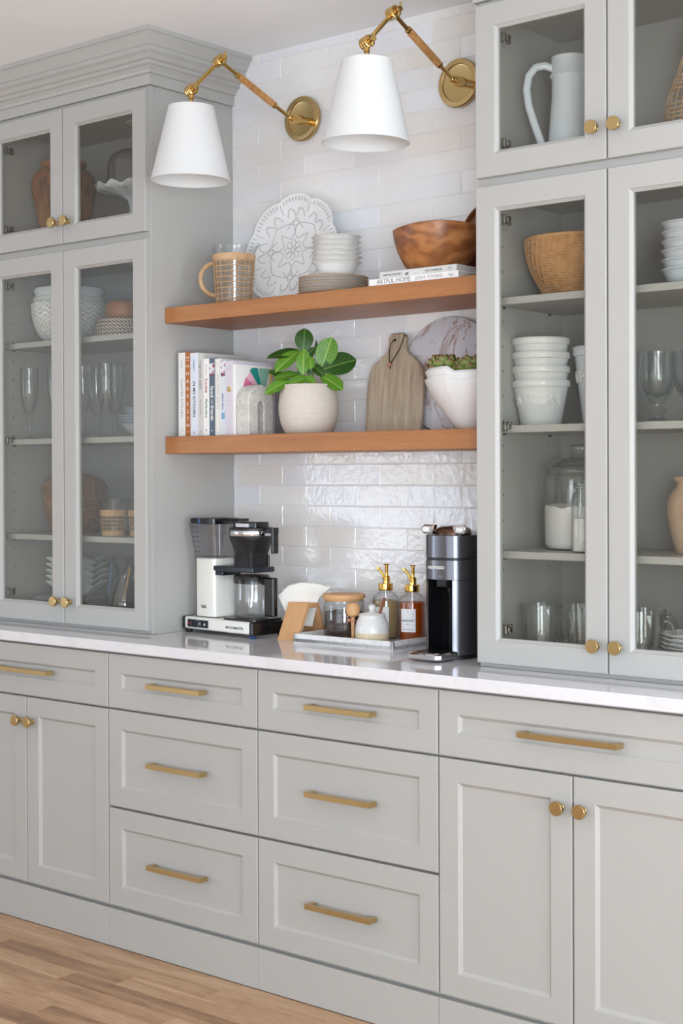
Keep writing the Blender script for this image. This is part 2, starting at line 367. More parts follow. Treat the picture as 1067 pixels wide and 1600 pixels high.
def wall_prof(outer, t):  # closed vessel from an outer profile, bottom to rim, wall thickness t
    inner = [(max(0, r-t), z if i else z+t) for i, (r, z) in enumerate(outer)]
    inner = [(r, max(z, outer[0][1]+t)) for r, z in inner]
    top = outer[-1]; return [(0, outer[0][1])] + outer + [(top[0]-t/2, top[1]+t*.35)] + inner[::-1] + [(0, outer[0][1]+t)]

# ================================================================== room shell
YW, ZC = .549, 2.756
XL, XR, YF = -5.5, 4.5, -5.3
def strip(name, *boxes, m=wallp):
    b = MB()
    for q in boxes: b.box(*q)
    return struct(b.build(name, m, smooth=0))
wall_back = strip('wall_back', (XL, XR, YW, YW+.12, 0, ZC+.05), m=grout)
strip('wall_left', (XL-.12, XL, YF, YW+.12, 0, ZC+.05))
strip('wall_right', (XR, XR+.12, YF, YW+.12, 0, .5), (XR, XR+.12, YF, YW+.12, 2.4, ZC+.05), (XR, XR+.12, YF, -5.2, .5, 2.4), (XR, XR+.12, -3.3, -2.4, .5, 2.4), (XR, XR+.12, .05, YW+.12, .5, 2.4))
strip('wall_front', (XL, XR, YF-.12, YF, 0, .5), (XL, XR, YF-.12, YF, 2.4, ZC+.05), (XL, -5.3, YF-.12, YF, .5, 2.4), (-3.8, -.3, YF-.12, YF, .5, 2.4), (3.1, XR, YF-.12, YF, .5, 2.4))
struct(MB().box(XL-.12, XR+.12, YF-.12, YW+.12, ZC, ZC+.1).build('ceiling', ceilm, smooth=0))
floor = struct(MB().box(XL-.12, XR+.12, YF-.12, YW+.12, -.08, -.004).build('floor', oak_floor, smooth=0))
for k, (ax, a0, a1, pos) in enumerate((('y', -2.4, .05, XR), ('y', -5.2, -3.3, XR), ('x', -.3, 3.1, YF), ('x', -5.3, -3.8, YF))):
    b = MB(); g = MB(); n = 3
    for i in range(n+1):
        p = a0+(a1-a0)*i/n; lo, hi = max(a0, p-.03), min(a1, p+.03)
        b.box(*((pos+.03, pos+.09, lo, hi) if ax == 'y' else (lo, hi, pos-.09, pos-.03)), .5, 2.4)
    for z in (.5, 1.42, 2.34): b.box(*((pos+.03, pos+.09, a0, a1) if ax == 'y' else (a0, a1, pos-.09, pos-.03)), z, z+.06)
    g.box(*((pos+.058, pos+.062, a0, a1) if ax == 'y' else (a0, a1, pos-.062, pos-.058)), .5, 2.4)
    f = struct(b.build('window_%d' % (k+1), trimw, smooth=0)); g.build('pane', window_g, f, smooth=0)

# floor boards near the cabinets, each its own piece
rows = 20; wd = .072
for r in range(rows):
    x = -2.3 + random.random()*.3
    y1 = -.003 - r*wd
    while x < 1.9:
        L = random.choice((.42, .55, .68, .8, .95)); x1 = min(x+L, 2.0)
        MB().box(-L/2, -L/2+(x1-x)-.0008, -wd/2+.0004, wd/2-.0004, -.0035, 0, .0006).build('floor_board', oak_floor, floor, (x+L/2, y1-wd/2, random.uniform(-.0003, 0)), smooth=0)
        x = x1
# zellige tiles
tile_meshes = []
for k in range(6):
    b = MB(); W, H = .1965, .0628
    ph = [random.uniform(0, 6) for _ in range(4)]
    def fn(u, v):
        x, z = (u-.5)*W, (v-.5)*H; e = min(u, 1-u)*W, min(v, 1-v)*H
        y = -.004 + .0004*math.sin(9*u+ph[0])*math.cos(4*v+ph[1]) + (.0014 if min(e) < .0005 else 0)
        return (x+.0006*math.sin(3*v+ph[2]), y, z+.0005*math.sin(5*u+ph[3]))
    us = [0, .008, .35, .65, .992, 1]; vs_ = [0, .03, .5, .97, 1]
    pts = [fn(u, v) for v in vs_ for u in us]; nu = len(us)
    fs = [(j*nu+i, j*nu+i+1, (j+1)*nu+i+1, (j+1)*nu+i) for j in range(len(vs_)-1) for i in range(nu-1)]
    border = [i for i in range(nu)] + [j*nu+nu-1 for j in range(1, len(vs_))] + [(len(vs_)-1)*nu+i for i in range(nu-2, -1, -1)] + [j*nu for j in range(len(vs_)-2, 0, -1)]
    o = len(pts); pts += [(pts[i][0], .004, pts[i][2]) for i in border]; m_ = len(border)
    fs += [(border[i], border[(i+1) % m_], o+(i+1) % m_, o+i) for i in range(m_)]
    b.add(pts, fs); tile_meshes.append(b.mesh('tile', zell, 25))
pit_x, pit_z = .1985, .0645
for k in range(-5, 26):
    z0, z1 = max(1.18+pit_z*k, .914), min(1.18+pit_z*(k+1), ZC)
    if z1-z0 < .005: continue
    off = -.098 if k % 2 == 0 else -.0006
    for i in range(-4, 5):
        x0, x1 = max(off+pit_x*i, -.6115), min(off+pit_x*(i+1), .6105)
        if x1-x0 < .006: continue
        o = link('tile', random.choice(tile_meshes), wall_back, ((x0+x1)/2, YW+.0022+random.uniform(-.0004, .0004), (z0+z1)/2),
                 (random.gauss(0, .006), 0, random.gauss(0, .0035)))
        o.scale = ((x1-x0)/pit_x, 1, (z1-z0)/pit_z)

# ================================================================== cabinetry
def front_mb(w_, h, t=.0195, st=.0565, bev=.0085, dep=.0085, glass=False):
    b = MB(); e = .0018
    R = lambda i, y: [(i, y, i), (w_-i, y, i), (w_-i, y, h-i), (i, y, h-i)]
    rings = [R(0, t), R(0, e), R(e, 0), R(st, 0), R(st+.0012, .0022), R(st+bev, dep)] + ([R(st+bev, t)] if glass else [])
    vs = [p for r in rings for p in r]; fs = []
    n = len(rings)
    for k in range(n-1 + (1 if glass else 0)):
        a, c = k*4, ((k+1) % n)*4
        for i in range(4): j = (i+1) % 4; fs.append((a+i, a+j, c+j, c+i))
    if not glass: fs += [((n-1)*4, (n-1)*4+1, (n-1)*4+2, (n-1)*4+3), (0, 3, 2, 1)]
    return b.add(vs, fs)
_pulls = {}
def pull(L, parent, x, z):
    if L not in _pulls:
        h = L/2; poly = [(-h, 0), (-h, -.031), (h, -.031), (h, 0), (h-.016, 0), (h-.0115, -.021), (-h+.0115, -.021), (-h+.016, 0)]
        _pulls[L] = MB().prism(poly, -.0068, .0068, b=.0007).mesh('pull', brass, 30)
    return link('pull_handle', _pulls[L], parent, (x, 0, z))
kb = MB(); kb.T = Matrix.Rotation(PI/2, 4, 'X')
kb.lathe([(0, -.0005), (.0085, -.0005), (.0085, .003), (.0062, .005), (.0062, .013), (.009, .0165), (.0158, .0175), (.0168, .0185), (.0168, .0265), (.0160, .0275), (0, .0278)], 36)
knob_me = kb.mesh('knob', brass, 35)
def knob(parent, x, z): return link('knob', knob_me, parent, (x, 0, z))
hm = MB().box(0, .016, 0, .010, -.012, .012, .002).box(.002, .018, .010, .026, -.007, .007, .002).box(.004, .012, .026, .038, -.012, .012, .002).mesh('hinge', dchrome, 30)
G = .0021
def front(kind, parent, x0, x1, z0, z1, yf, knobx=None, knobz=None, pl=None, glass=False, hinge=None):
    w_, h = x1-x0-2*G, z1-z0
    o = front_mb(w_, h, glass=glass, **({'st': .0565} if True else {})).build(kind, paint, parent, (x0+G, yf, z0), smooth=20)
    if pl: pull(pl, o, w_/2, h/2)
    if knobx is not None: knob(o, knobx-x0-G, knobz-z0)
    if glass:
        MB().box(.058, w_-.058, .0115, .0150, .058, h-.058).build('glass_pane', pane_g, o, smooth=0)
        for hz in ((.085, h-.085) if h < .8 else (.085, h*.497, h-.085)):
            k = link('hinge', hm, o, ((.060 if hinge == 'l' else w_-.060), .019, hz)); k.scale = (1 if hinge == 'l' else -1, 1, 1)
    return o
YB = YW-.0005
def base_cab(label, name, x0, x1):
    t = thing(name, label, 'cabinet', (0, 0, 0), 0, None)
    b = MB().box(x0+.0006, x1-.0006, .0205, YB, .112, .882); b.build('carcass', paint, t, smooth=0)
    MB().box(x0+.0006, x1-.0006, -.002, .06, 0, .1125, .0012).build('plinth', paint, t, smooth=0)
    return t
ZT, Z1, Z2, ZB = .8745, .7113, .4169, .1235
def door_base(label, x0, x1, mid):
    t = base_cab(label, 'base_cabinet', x0, x1)
    front('drawer', t, x0, x1, Z1+.0025, ZT, 0, pl=.265)
    front('door', t, x0, mid, ZB, Z1-.0035, 0, knobx=mid-.030, knobz=.6335)
    front('door', t, mid, x1, ZB, Z1-.0035, 0, knobx=mid+.030, knobz=.6335)
door_base('greige base cabinet with two doors under one drawer, beneath the champagne flute cabinet', -1.383, -.6096, -.9962)
door_base('greige base cabinet with two knobbed doors under one wide drawer, beneath the popcorn bowl cabinet', .6100, 1.3740, .9921)
for x0, lab in ((-.6096, 'three-drawer greige base unit below the drip coffee maker'), (0.0, 'three-drawer greige base unit below the marble tray and capsule machine')):
    t = base_cab(lab, 'drawer_cabinet', x0, x0+.6096)
    x1 = x0+.6099
    front('drawer', t, x0, x1, Z1+.0025, ZT, 0, pl=.22)
    front('drawer', t, x0, x1, Z2+.0035, Z1-.0035, 0, pl=.22)
    front('drawer', t, x0, x1, ZB, Z2-.0035, 0, pl=.22)
tag(MB().box(-1.383, 1.374, -.0185, YB, .883, .914, .0022).build('countertop', quartz, smooth=30), 'polished white quartz worktop running along all the base cabinets', 'countertop')

YU, YD, SH = .184, .1642, .0185
def upper(name, label, x0, x1, mid, z0, z1, zd0, zd1, shelves, kz, floor_z, top_z):
    t = thing(name, label, 'cabinet', (0, 0, 0))
    S = .0275; b = MB()
    b.box(x0, x0+S, YU+.019, YB, z0, z1); b.box(x1-S, x1, YU+.019, YB, z0, z1)
    b.box(x0+S, x1-S, YB-.012, YB, z0, z1); b.box(x0+S, x1-S, YU+.019, YB-.012, z0, floor_z); b.box(x0+S, x1-S, YU+.019, YB-.012, top_z, z1)
    b.build('carcass', paint_in, t, smooth=0).data.materials[0] = paint
    f = MB(); fs = .036
    f.box(x0-.0004, x0+fs, YU, YU+.019, z0, z1, .0008); f.box(x1-fs, x1+.0004, YU, YU+.019, z0, z1, .0008)
    f.box(x0+fs, x1-fs, YU, YU+.019, z0, floor_z-.002); f.box(x0+fs, x1-fs, YU, YU+.019, top_z, z1)
    f.build('face_frame', paint, t, smooth=0)
    for z in shelves:
        MB().box(x0+S+.001, x1-S-.001, .208, YB-.014, z-SH, z, .001).build('shelf', paint, t, smooth=0)
        for xx, sg in ((x0+S, 1), (x1-S, -1)):
            for yy in (.25, .47):
                p = MB(); p.T = Matrix.Translation((xx, yy, z-SH-.003)) @ Matrix.Rotation(PI/2*sg, 4, 'Y'); p.lathe([(0, 0), (.0028, 0), (.0028, .008), (0, .008)], 10); p.T = None; p.build('shelf_pin', dchrome, t)
    h = MB()
    if z1-z0 > .8:
        zz = floor_z+.14
        while zz < top_z-.1:
            for yy in (.25, .47):
                for xx, sg in ((x0+S, 1), (x1-S, -1)):
                    h.T = Matrix.Translation((xx, yy, zz)) @ Matrix.Rotation(PI/2*sg, 4, 'Y'); h.lathe([(0, 0), (.0024, 0), (.0024, .0003), (0, .0003)], 8)
            zz += .064
        h.T = None; o = h.build('peg_holes', darkgap, t, smooth=0); o['kind'] = 'stuff'  # flat dark discs, hole shade painted on the cabinet sides
    front('door', t, x0+.0006, mid, zd0, zd1, YD, knobx=mid-.030, knobz=kz, glass=True, hinge='l')
    front('door', t, mid, x1-.0006, zd0, zd1, YD, knobx=mid+.030, knobz=kz, glass=True, hinge='r')
    pk = MB().lathe([(.022, 0), (.034, 0), (.036, -.003), (.036, -.006), (.032, -.006), (.03, -.003), (.022, -.002)], 32, c=((x0+x1)/2+(-.12 if x0 > 0 else .1), .40, top_z)).build('puck_light', trimw, t)
    MB().lathe([(0, -.001), (.022, -.001), (.022, -.003), (0, -.004)], 24, c=((x0+x1)/2+(-.12 if x0 > 0 else .1), .40, top_z)).build('lens', shade_in, pk)
LX0, LX1, LM = -1.402, -.612, -1.0065
RX0, RX1, RM = .6110, 1.3740, .9921
SHV = (1.855, 1.5295, 1.2095)
FZ, TZ, FZ2, TZ2 = .955, 2.112, 2.192, 2.578
upper('display_cabinet', 'tall glass-door cabinet holding champagne flutes and a herringbone bowl', LX0, LX1, LM, .9145, 2.145, .9262, 2.1342, SHV, .9978, FZ, TZ)
upper('top_cabinet', 'short glass-door cabinet holding the weathered wooden urn, below the crown moulding', LX0, LX1, LM, 2.145, 2.607, 2.1573, 2.594, (), 2.2265, FZ2, TZ2)
upper('display_cabinet', 'tall glass-door cabinet holding the popcorn bowls and glass mugs', RX0, RX1, RM, .9145, 2.145, .9262, 2.1342, SHV, .9930, FZ, TZ)
upper('top_cabinet', 'short glass-door cabinet holding the white handled jug', RX0, RX1, RM, 2.145, 2.607, 2.1573, 2.594, (), 2.2327, FZ2, TZ2)
prof = [(.0, 2.6075), (.011, 2.6075), (.011, 2.640), (.018, 2.642), (.021, 2.650), (.029, 2.660), (.036, 2.664), (.036, 2.674), (.044, 2.678), (.052, 2.689), (.062, 2.696), (.062, 2.708), (.067, 2.711), (.074, 2.722), (.083, 2.736), (.088, 2.742), (.092, 2.743), (.092, 2.7552), (0, 2.7552)]
for x0, x1, lab in ((LX0, LX1, 'stepped greige crown moulding on top of the cabinet with the wooden urn'), (RX0, RX1, 'stepped greige crown moulding on top of the cabinet with the white jug')):
    b = MB(); vs = []
    for o_, z in prof: vs += [(x0-o_, YB, z), (x0-o_, YU-o_, z), (x1+o_, YU-o_, z), (x1+o_, YB, z)]
    fs = [(k*4+i, k*4+i+1, k*4+4+i+1, k*4+4+i) for k in range(len(prof)-1) for i in range(3)]
    n = len(prof); fs += [tuple(k*4 for k in range(n)), tuple(k*4+3 for k in reversed(range(n)))]
    tag(b.add(vs, fs).build('crown_moulding', paint, smooth=0), lab, 'moulding')
# floating shelves
for z0, z1, lab in ((1.878, 1.926, 'upper floating oak shelf carrying the scalloped platter'), (1.4725, 1.5258, 'lower floating oak shelf carrying the potted plant and cookbooks')):
    tag(MB().box(-.6114, .6106, .2414, YW-.0034, z0, z1, .0016).build('floating_shelf', oak_shelf, smooth=0), lab, 'shelf')

# ================================================================== sconces
def lerp(a, b, t): return tuple(a[i]+(b[i]-a[i])*t for i in range(len(a)))
def rod(b, a, c, prof, n=16):   # lathe a profile [(r, t)] along a segment a->c, t in metres
    a, c = Vector(a), Vector(c); q = (c-a).to_track_quat('Z', 'Y').to_matrix().to_4x4()
    b.T = Matrix.Translation(a) @ q; b.lathe(prof, n); b.T = None
def sconce(label, px, pz, sx, sz, E, J, tilt):
    yf = .5455
    t = thing('wall_sconce', label, 'wall lamp', (px, yf, pz), 0, 'swing-arm sconces')
    off = Vector((px, yf, pz)); Lc = lambda p: tuple(Vector(p)-off)
    b = MB(); b.T = Matrix.Rotation(PI/2, 4, 'X')
    b.lathe([(0, 0), (.069, 0), (.0700, .004), (.0700, .013), (.0675, .0165), (.055, .0175), (.0535, .0165), (.0525, .0125), (.050, .0118), (0, .0115)], 48); b.T = None
    b.build('backplate', brass, t)
    S = Vector((sx, yf-.011, sz)); N = Vector((sx, .4365, sz-.006))
    b = MB(); L = (N-S).length
    rod(b, Lc(S), Lc(N), [(0, 0), (.0115, 0), (.0115, L*.42), (.0125, L*.45), (.0125, L*.55), (.0145, L*.58), (.0145, L*.93), (.0125, L), (0, L)], 24)
    b.ball(Lc(lerp(N, E, .012)), .010, 14, 9)
    b.build('wall_stub', brass_pol, t)
    E, J, N = Vector(E), Vector(J), Vector(N); L = (E-N).length; b = MB()
    rod(b, Lc(N), Lc(E), [(0, .004), (.0058, .004), (.0058, L*.22), (.0095, L*.225), (.0105, L*.235), (.0095, L*.25), (.0066, L*.255), (.0066, L*.74), (.0095, L*.745), (.0105, L*.755), (.0095, L*.77), (.0058, L*.775), (.0058, L-.012), (0, L-.012)], 18)
    b.build('long_arm', brass_pol, t)
    b = MB(); r = MB(); a0, a1 = N.lerp(E, .258), N.lerp(E, .738); ax = (E-N).normalized(); u = ax.cross(Vector((0, 0, 1))).normalized(); v = ax.cross(u)
    m_ = 26*8; r.tube([Lc(a0.lerp(a1, i/m_) + (u*math.cos(2*PI*i/8)+v*math.sin(2*PI*i/8))*.0082) for i in range(m_+1)], .0029, 5)
    r.build('rattan_wrap', rattan_d, t)
    def joint(P, nm, ang):
        b = MB(); d = Vector((math.cos(ang), math.sin(ang), .05)).normalized()
        rod(b, Lc(P-d*.016), Lc(P+d*.016), [(0, 0), (.012, 0), (.0165, .002), (.0165, .0085), (.0145, .0095), (.0145, .0105), (.0165, .0115), (.0165, .0195), (.0145, .0205), (.0145, .0215), (.0165, .0225), (.0165, .030), (.012, .032), (0, .032)], 26)
        rod(b, Lc(P+d*.014), Lc(P+d*.040), [(.0055, 0), (.0055, .014), (.0075, .016), (.0075, .023), (0, .024)], 12)
        q = P+d*.032; b.tube([Lc(q+Vector((-.004, .001, -.016))), Lc(q), Lc(q+Vector((.005, 0, .018)))], [.0026, .0034, .0026], 8)
        b.build(nm, brass_pol, t)
    joint(E, 'elbow_joint', rad(-20)); joint(J, 'shade_joint', rad(-20))
    b = MB(); L = (J-E).length
    rod(b, Lc(E), Lc(J), [(.0075, .012), (.0085, .013), (.0085, .022), (.0062, .024), (.0062, L-.024), (.0085, L-.022), (.0085, L-.013)], 18)
    b.build('short_arm', brass_pol, t)
    T = J + Vector((0, 0, -.050))
    b = MB(); rod(b, Lc(J+Vector((0, 0, -.013))), Lc(T+Vector((0, 0, -.10))), [(0, 0), (.0085, 0), (.0085, .012), (.0068, .014), (.0068, .022), (.0095, .023), (.0095, .03), (.0068, .031), (.0068, .06), (.016, .065), (.016, .125), (0, .125)], 18)
    b.build('socket', brass_pol, t)
    H = .212; rt_, rb = .0665, .1155
    sh = MB(); sh.lathe([(rt_-.001, -.001), (rt_, 0), (rb, -H), (rb+.0007, -H-.001), (rb-.001, -H-.0015), (rb-.0015, -H+.002), (rt_-.0015, -.002), (rt_-.001, -.001)], 64)
    o = sh.build('lamp_shade', linen, t, Lc(T), (tilt, rad(1.2), 0))
    tr = MB(); tr.tube([((rb-.0006)*math.cos(2*PI*i/64), (rb-.0006)*math.sin(2*PI*i/64), -H) for i in range(64)], .0017, 8, True); tr.build('shade_trim', linen, o); tr = MB()
    tr.tube([((rt_-.0006)*math.cos(2*PI*i/48), (rt_-.0006)*math.sin(2*PI*i/48), 0) for i in range(48)], .0015, 6, True)
    tr.build('shade_trim', linen, o)
    sp = MB()
    for k in range(3): a = 2*PI*k/3+.4; sp.tube([(0, 0, -.012), (rt_*.98*math.cos(a), rt_*.98*math.sin(a), -.004)], .0013, 6)
    sp.build('spider_fitter', brass_pol, o)
    bl = MB(); bl.ball((0, 0, -.135), .028, 20, 12, 1.1); bl.build('bulb', shade_in, o)
sconce('brass swing-arm sconce with white cone shade, mounted beside the crown moulding', -.298, 2.5185, -.256, 2.501, (-.298, .17, 2.6225), (-.336, .09, 2.527), 0)
sconce('brass swing-arm sconce with white cone shade, mounted above the wooden bowl', .3003, 2.528, .352, 2.513, (.361, .15, 2.626), (.336, .07, 2.5355), 0)

# ================================================================== upper shelf
Z1S = 1.926
def open_weave(b, rf, z0, z1, nr, nv, rr, off=.0016):
    for j in range(nr):
        z = z0+(z1-z0)*j/(nr-1)
        b.tube([((rf(z)+off+.0006*math.sin(nv*t_*.5))*math.cos(t_), (rf(z)+off+.0006*math.sin(nv*t_*.5))*math.sin(t_), z) for t_ in [2*PI*i/64 for i in range(64)]], rr, 5, True)
    for k in range(nv):
        a = 2*PI*k/nv
        for sg in (1, -1):
            pts = []
            for j in range(2*nr-1):
                z = z0+(z1-z0)*j/(2*nr-2); da = sg*.30*(2*PI/nv)*math.cos(PI*j)
                pts.append(((rf(z)+off)*math.cos(a+da), (rf(z)+off)*math.sin(a+da), z))
            b.tube(pts, rr*.85, 4)
t = thing('glass_pitcher', 'clear glass pitcher in an open rattan sleeve with a looped handle', 'pitcher', (-.4264, .36, Z1S), rad(38))
rf = lambda z: .0525+(.0655-.0525)*z/.187
b = MB()
def lip(tt, k, r, z):
    w_ = max(0, math.cos(tt+.1))**8; f = max(0, (z-.15)/.037)**2; return (r+w_*.016*f, z+w_*.005*f)
b.lathe([(0, 0), (.050, 0), (.0525, .003)]+[(rf(z), z) for z in (.03, .08, .12, .15, .16, .17, .18, .187)]+[(rf(.187)-.001, .1885)]+[(rf(z)-.0025, z) for z in (.185, .17, .12, .05, .012)]+[(0, .009)], 56, disp=lip).build('glass_body', ware_g, t, smooth=60)
b = MB(); open_weave(b, rf, .004, .138, 9, 20, .0014)
for z in (.142, .145, .148, .151, .154, .157): b.tube([((rf(z)+.002)*math.cos(2*PI*i/64), (rf(z)+.002)*math.sin(2*PI*i/64), z) for i in range(64)], .002, 5, True)
b.build('rattan_sleeve', rattan, t)['kind'] = 'stuff'
b = MB(); hp = []
for i in range(19):
    s_ = i/18; a = PI*(.5-s_*1.0); hp.append((-.058-.050*math.cos(a)*(1-.15*s_), 0, .085+.05*math.sin(a)+.0))
b.tube(hp, [.0055+.0008*math.sin(i*2.2) for i in range(19)], 9)
for i in range(0, 18):
    p = Vector(lerp(hp[i], hp[i+1], .5)); d = (Vector(hp[i+1])-Vector(hp[i])).normalized(); u_ = d.cross(Vector((0, 1, 0))); v_ = Vector((0, 1, 0))
    for q in (-.003, 0, .003): b.tube([tuple(p+d*q+(u_*math.cos(2*PI*k/10)+v_*math.sin(2*PI*k/10))*.0062) for k in range(10)], .0015, 4, True)
b.build('handle', rattan, t)

# scalloped platter leaning on the tiles
t = thing('platter', 'large white scalloped platter embossed with petals, leaning against the tiles', 'platter', (-.298, .462, Z1S+.004), 0)
t.rotation_euler = (rad(-9.5), 0, 0); t.scale = (1.055, 1, 1)
RP = .166; CZ = .176
def rs(a): return RP*(1+.075*abs(math.cos(4*(a-PI/2)))**.75)
b = MB(); vs = []; nA = 128; radii = [(0, 0), (.3, 0), (.62, -.001), (.74, -.004), (.80, -.009), (.9, -.011), (.965, -.0125), (1, -.0145), (1.0, -.011), (.96, -.006), (.8, -.002), (.6, .006), (0, .006)]
rowsv = []
for q, y in radii:
    if q == 0: rowsv.append([len(vs)]*nA); vs.append((0, y, CZ)); continue
    row = []
    for i in range(nA):
        a = 2*PI*i/nA; r_ = (rs(a) if q > .7 else RP)*q; row.append(len(vs)); vs.append((r_*math.cos(a), y, CZ+r_*math.sin(a)))
    rowsv.append(row)
fs = []
for A, B in zip(rowsv, rowsv[1:]):
    for i in range(nA):
        j = (i+1) % nA; q = []
        for w_ in (A[i], A[j], B[j], B[i]):
            if w_ not in q: q.append(w_)
        fs.append(tuple(q))
b.add(vs, fs).build('plate_body', ceramic, t, smooth=50)
b = MB()
def yof(q): 
    q /= RP
    for (a0, y0), (a1, y1) in zip(radii[:8], radii[1:8]):
        if q <= a1: return y0+(y1-y0)*(q-a0)/(a1-a0)
    return -.0145
def curve(pts, r=.0010): b.tube([(x, yof(math.hypot(x, z)/1.0)-.0003, CZ+z) for x, z in pts], r, 5)
def pol(a, r): return (r*math.cos(a), r*math.sin(a))
for k in range(8):
    a0 = PI/2+k*PI/4
    curve([pol(a0+PI/8-.0, RP*(.78+.2*i/4)*.97) for i in range(5)])
    # double scallops inside each lobe
    for sg in (-1, 1):
        pts = []
        for i in range(13):
            s_ = i/12; an = a0+sg*(.02+.27*s_); pts.append(pol(an, RP*(.66+.14*math.sin(PI*s_)**.7)))
        curve(pts)
    for i in range(9):
        an = a0+(i-4)*.075; c = Vector(pol(an, rs(an)*.915)); d = Vector(pol(an, 1))*.006
        curve([tuple(c-d), tuple(c), tuple(c+d)], .0011)
sq = []
for k in range(4):
    a0 = PI/4+k*PI/2; c = pol(a0, RP*.62)
    for sg in (-1, 1):
        m_ = pol(a0+sg*PI/4, RP*.33); pts = []
        for i in range(13):
            s_ = i/12; x = c[0]+(m_[0]-c[0])*s_; z = c[1]+(m_[1]-c[1])*s_; bl_ = math.sin(PI*s_)*.030
            nx, nz = pol(a0+sg*PI/2, 1); pts.append((x+nx*bl_, z+nz*bl_))
        curve(pts)
        pts = []
        for i in range(11):
            s_ = i/10; rr_ = RP*(.33-.14*math.sin(PI*s_)); pts.append(pol(a0+sg*PI/4*(1-s_), rr_+.02*s_*0+RP*.10*s_))
        curve(pts)
    a1 = k*PI/2; tip = pol(a1, RP*.64)
    for sg in (-1, 1): curve([lerp2 for lerp2 in [tuple(Vector(pol(a1+sg*.42, RP*.45)).lerp(Vector(tip), i/6)) for i in range(7)]])
    curve([(tip[0]*.82+.010*math.cos(q*.7), tip[1]*.82+.008*math.sin(q*.7)) for q in range(10)], .0008)
for k in range(8):
    a0 = k*PI/4; curve([tuple(Vector(pol(a0, RP*.12))+Vector(pol(a0+PI/2, .008*math.sin(2*PI*i/10)))+Vector(pol(a0, .014*math.cos(2*PI*i/10)))) for i in range(11)], .0008)
b.build('embossed_pattern', etch, t)
t = thing('plate_stand', 'small white plate stand whose feet hold the scalloped platter', 'plate stand', (-.300, .47, Z1S))
for sx in (-.105, .105):
    MB().prism([(-.026, 0), (.05, 0), (.05, .006), (-.008, .006), (-.010, .014), (-.014, .021), (-.021, .022), (-.026, .016)], sx-.006, sx+.006, lambda u, v, w_: (w_, u, v), .001).build('foot', trimw, t)
MB().box(-.11, .11, .04, .05, 0, .006, .001).build('crossbar', trimw, t)

# plate stack and nested bowls
pb = MB().lathe([(0, 0), (.062, 0), (.064, .002), (.070, .0035), (.100, .0105), (.1025, .0112), (.1030, .0122), (.1015, .0132), (.098, .0125), (.066, .0058), (0, .0052)], 64, disp=lambda a, k, r, z: (r, z))
pm = pb.mesh('plate', [ceramic], 50); rim_m = MB().lathe([(.098, .0128), (.1026, .0108), (.1036, .0122), (.1022, .0138), (.098, .0128)], 64).mesh('rim', tanrim, 40)
ordn = ['topmost', 'second from the top', 'third from the top', 'fourth from the top', 'fifth from the top', 'bottom']
for k in range(6):
    z = Z1S+(5-k)*.0088
    t = thing('dinner_plate', 'white plate with tan unglazed rim, %s of the stack under the bowls' % ordn[k], 'plate', (-.042, .38, z), k, 'tan-rimmed plates on the upper shelf')
    link('plate_body', pm, t); link('rim', rim_m, t)
def wavy(a, k, r, z): return (r*(1+.012*max(0, k-.0)*math.sin(9*a)*(1 if r > .05 else 0)), z+(.0012*math.sin(9*a) if r > .06 else 0))
bm_ = MB().lathe(wall_prof([(.030, 0), (.036, .001), (.048, .009), (.056, .020), (.0615, .031), (.0655, .0375), (.0735, .0425)], .003), 72, disp=wavy).mesh('bowl', speck_glaze, 50)
zb = Z1S+5*.0088+.0135
for k in range(6):
    t = link('ruffled_bowl', bm_, None, (-.029, .38, zb+(5-k)*.0150), (0, 0, k*.6))
    tag(t, 'white ruffled-rim bowl, %s of the stack on the tan-rimmed plates' % ordn[k], 'bowl', 'ruffled bowls on the plates')

# books lying under the wooden bowl
def book_flat(label, x0, x1, y0, y1, z0, th, cov, rz=0):
    t = thing('book', label, 'book', (x0, y0, z0), rz, 'books lying on the upper shelf'); W, d = x1-x0, y1-y0; c = .0025
    b = MB(); b.box(0, W, 0, c, 0, th, .0006); b.box(0, W, c, d, 0, c); b.box(0, W, c, d, th-c, th); b.build('cover', cov, t, smooth=0)
    MB().box(.004, W-.004, c, d-.004, c, th-c).build('pages', pagem, t, smooth=0)
    return t
wc = cover('white_cover', (240, 239, 237)); gc = cover('pale_grey_cover', (214, 212, 209))
t = book_flat('white design book lying directly on the oak, titled for an artful home', .198, .500, .2475, .50, Z1S, .0185, wc)
text('ARTFUL HOME', .0185, inkgrey, t, (.086, -.0003, .0092), sx=.95); text('JOSH YOUNG', .0125, inkgrey, t, (.206, -.0003, .0092), space=1.2)
b = MB()
for p in ([(.274, .013), (.285, .006)], [(.272, .006), (.279, .0045), (.288, .012)], [(.270, .0115), (.282, .0055)]): b.tube([(x, -.0003, z) for x, z in p], .0006, 5)
b.build('logo', inkgrey, t)
t = book_flat('pale grey cookbook lying between the white design book and the wooden bowl', .224, .4845, .262, .49, Z1S+.0186, .0195, gc)
text('Martha', .024, label_p, t, (.118, -.0004, .0095), sx=.9, ext=.0003, bold=.0002); text('MARTHA STEWART', .0072, ink, t, (.045, -.0003, .0098)); text('THE COOKBOOK', .0072, ink, t, (.185, -.0003, .0098)); text('CP', .010, inkgrey, t, (.238, -.0003, .0098))
zbk = Z1S+.0186+.0196
t = thing('wooden_bowl', 'large carved wooden bowl with swirling grain set on two books', 'bowl', (.337, .375, zbk), .3)
def wob(a, k, r, z): f = min(1, z/.12); return (r*(1+.020*f*math.cos(2*a+.7)+.010*f*math.sin(3*a)), z*(1+.035*math.cos(2*a+2.2)+.02*math.sin(a)))
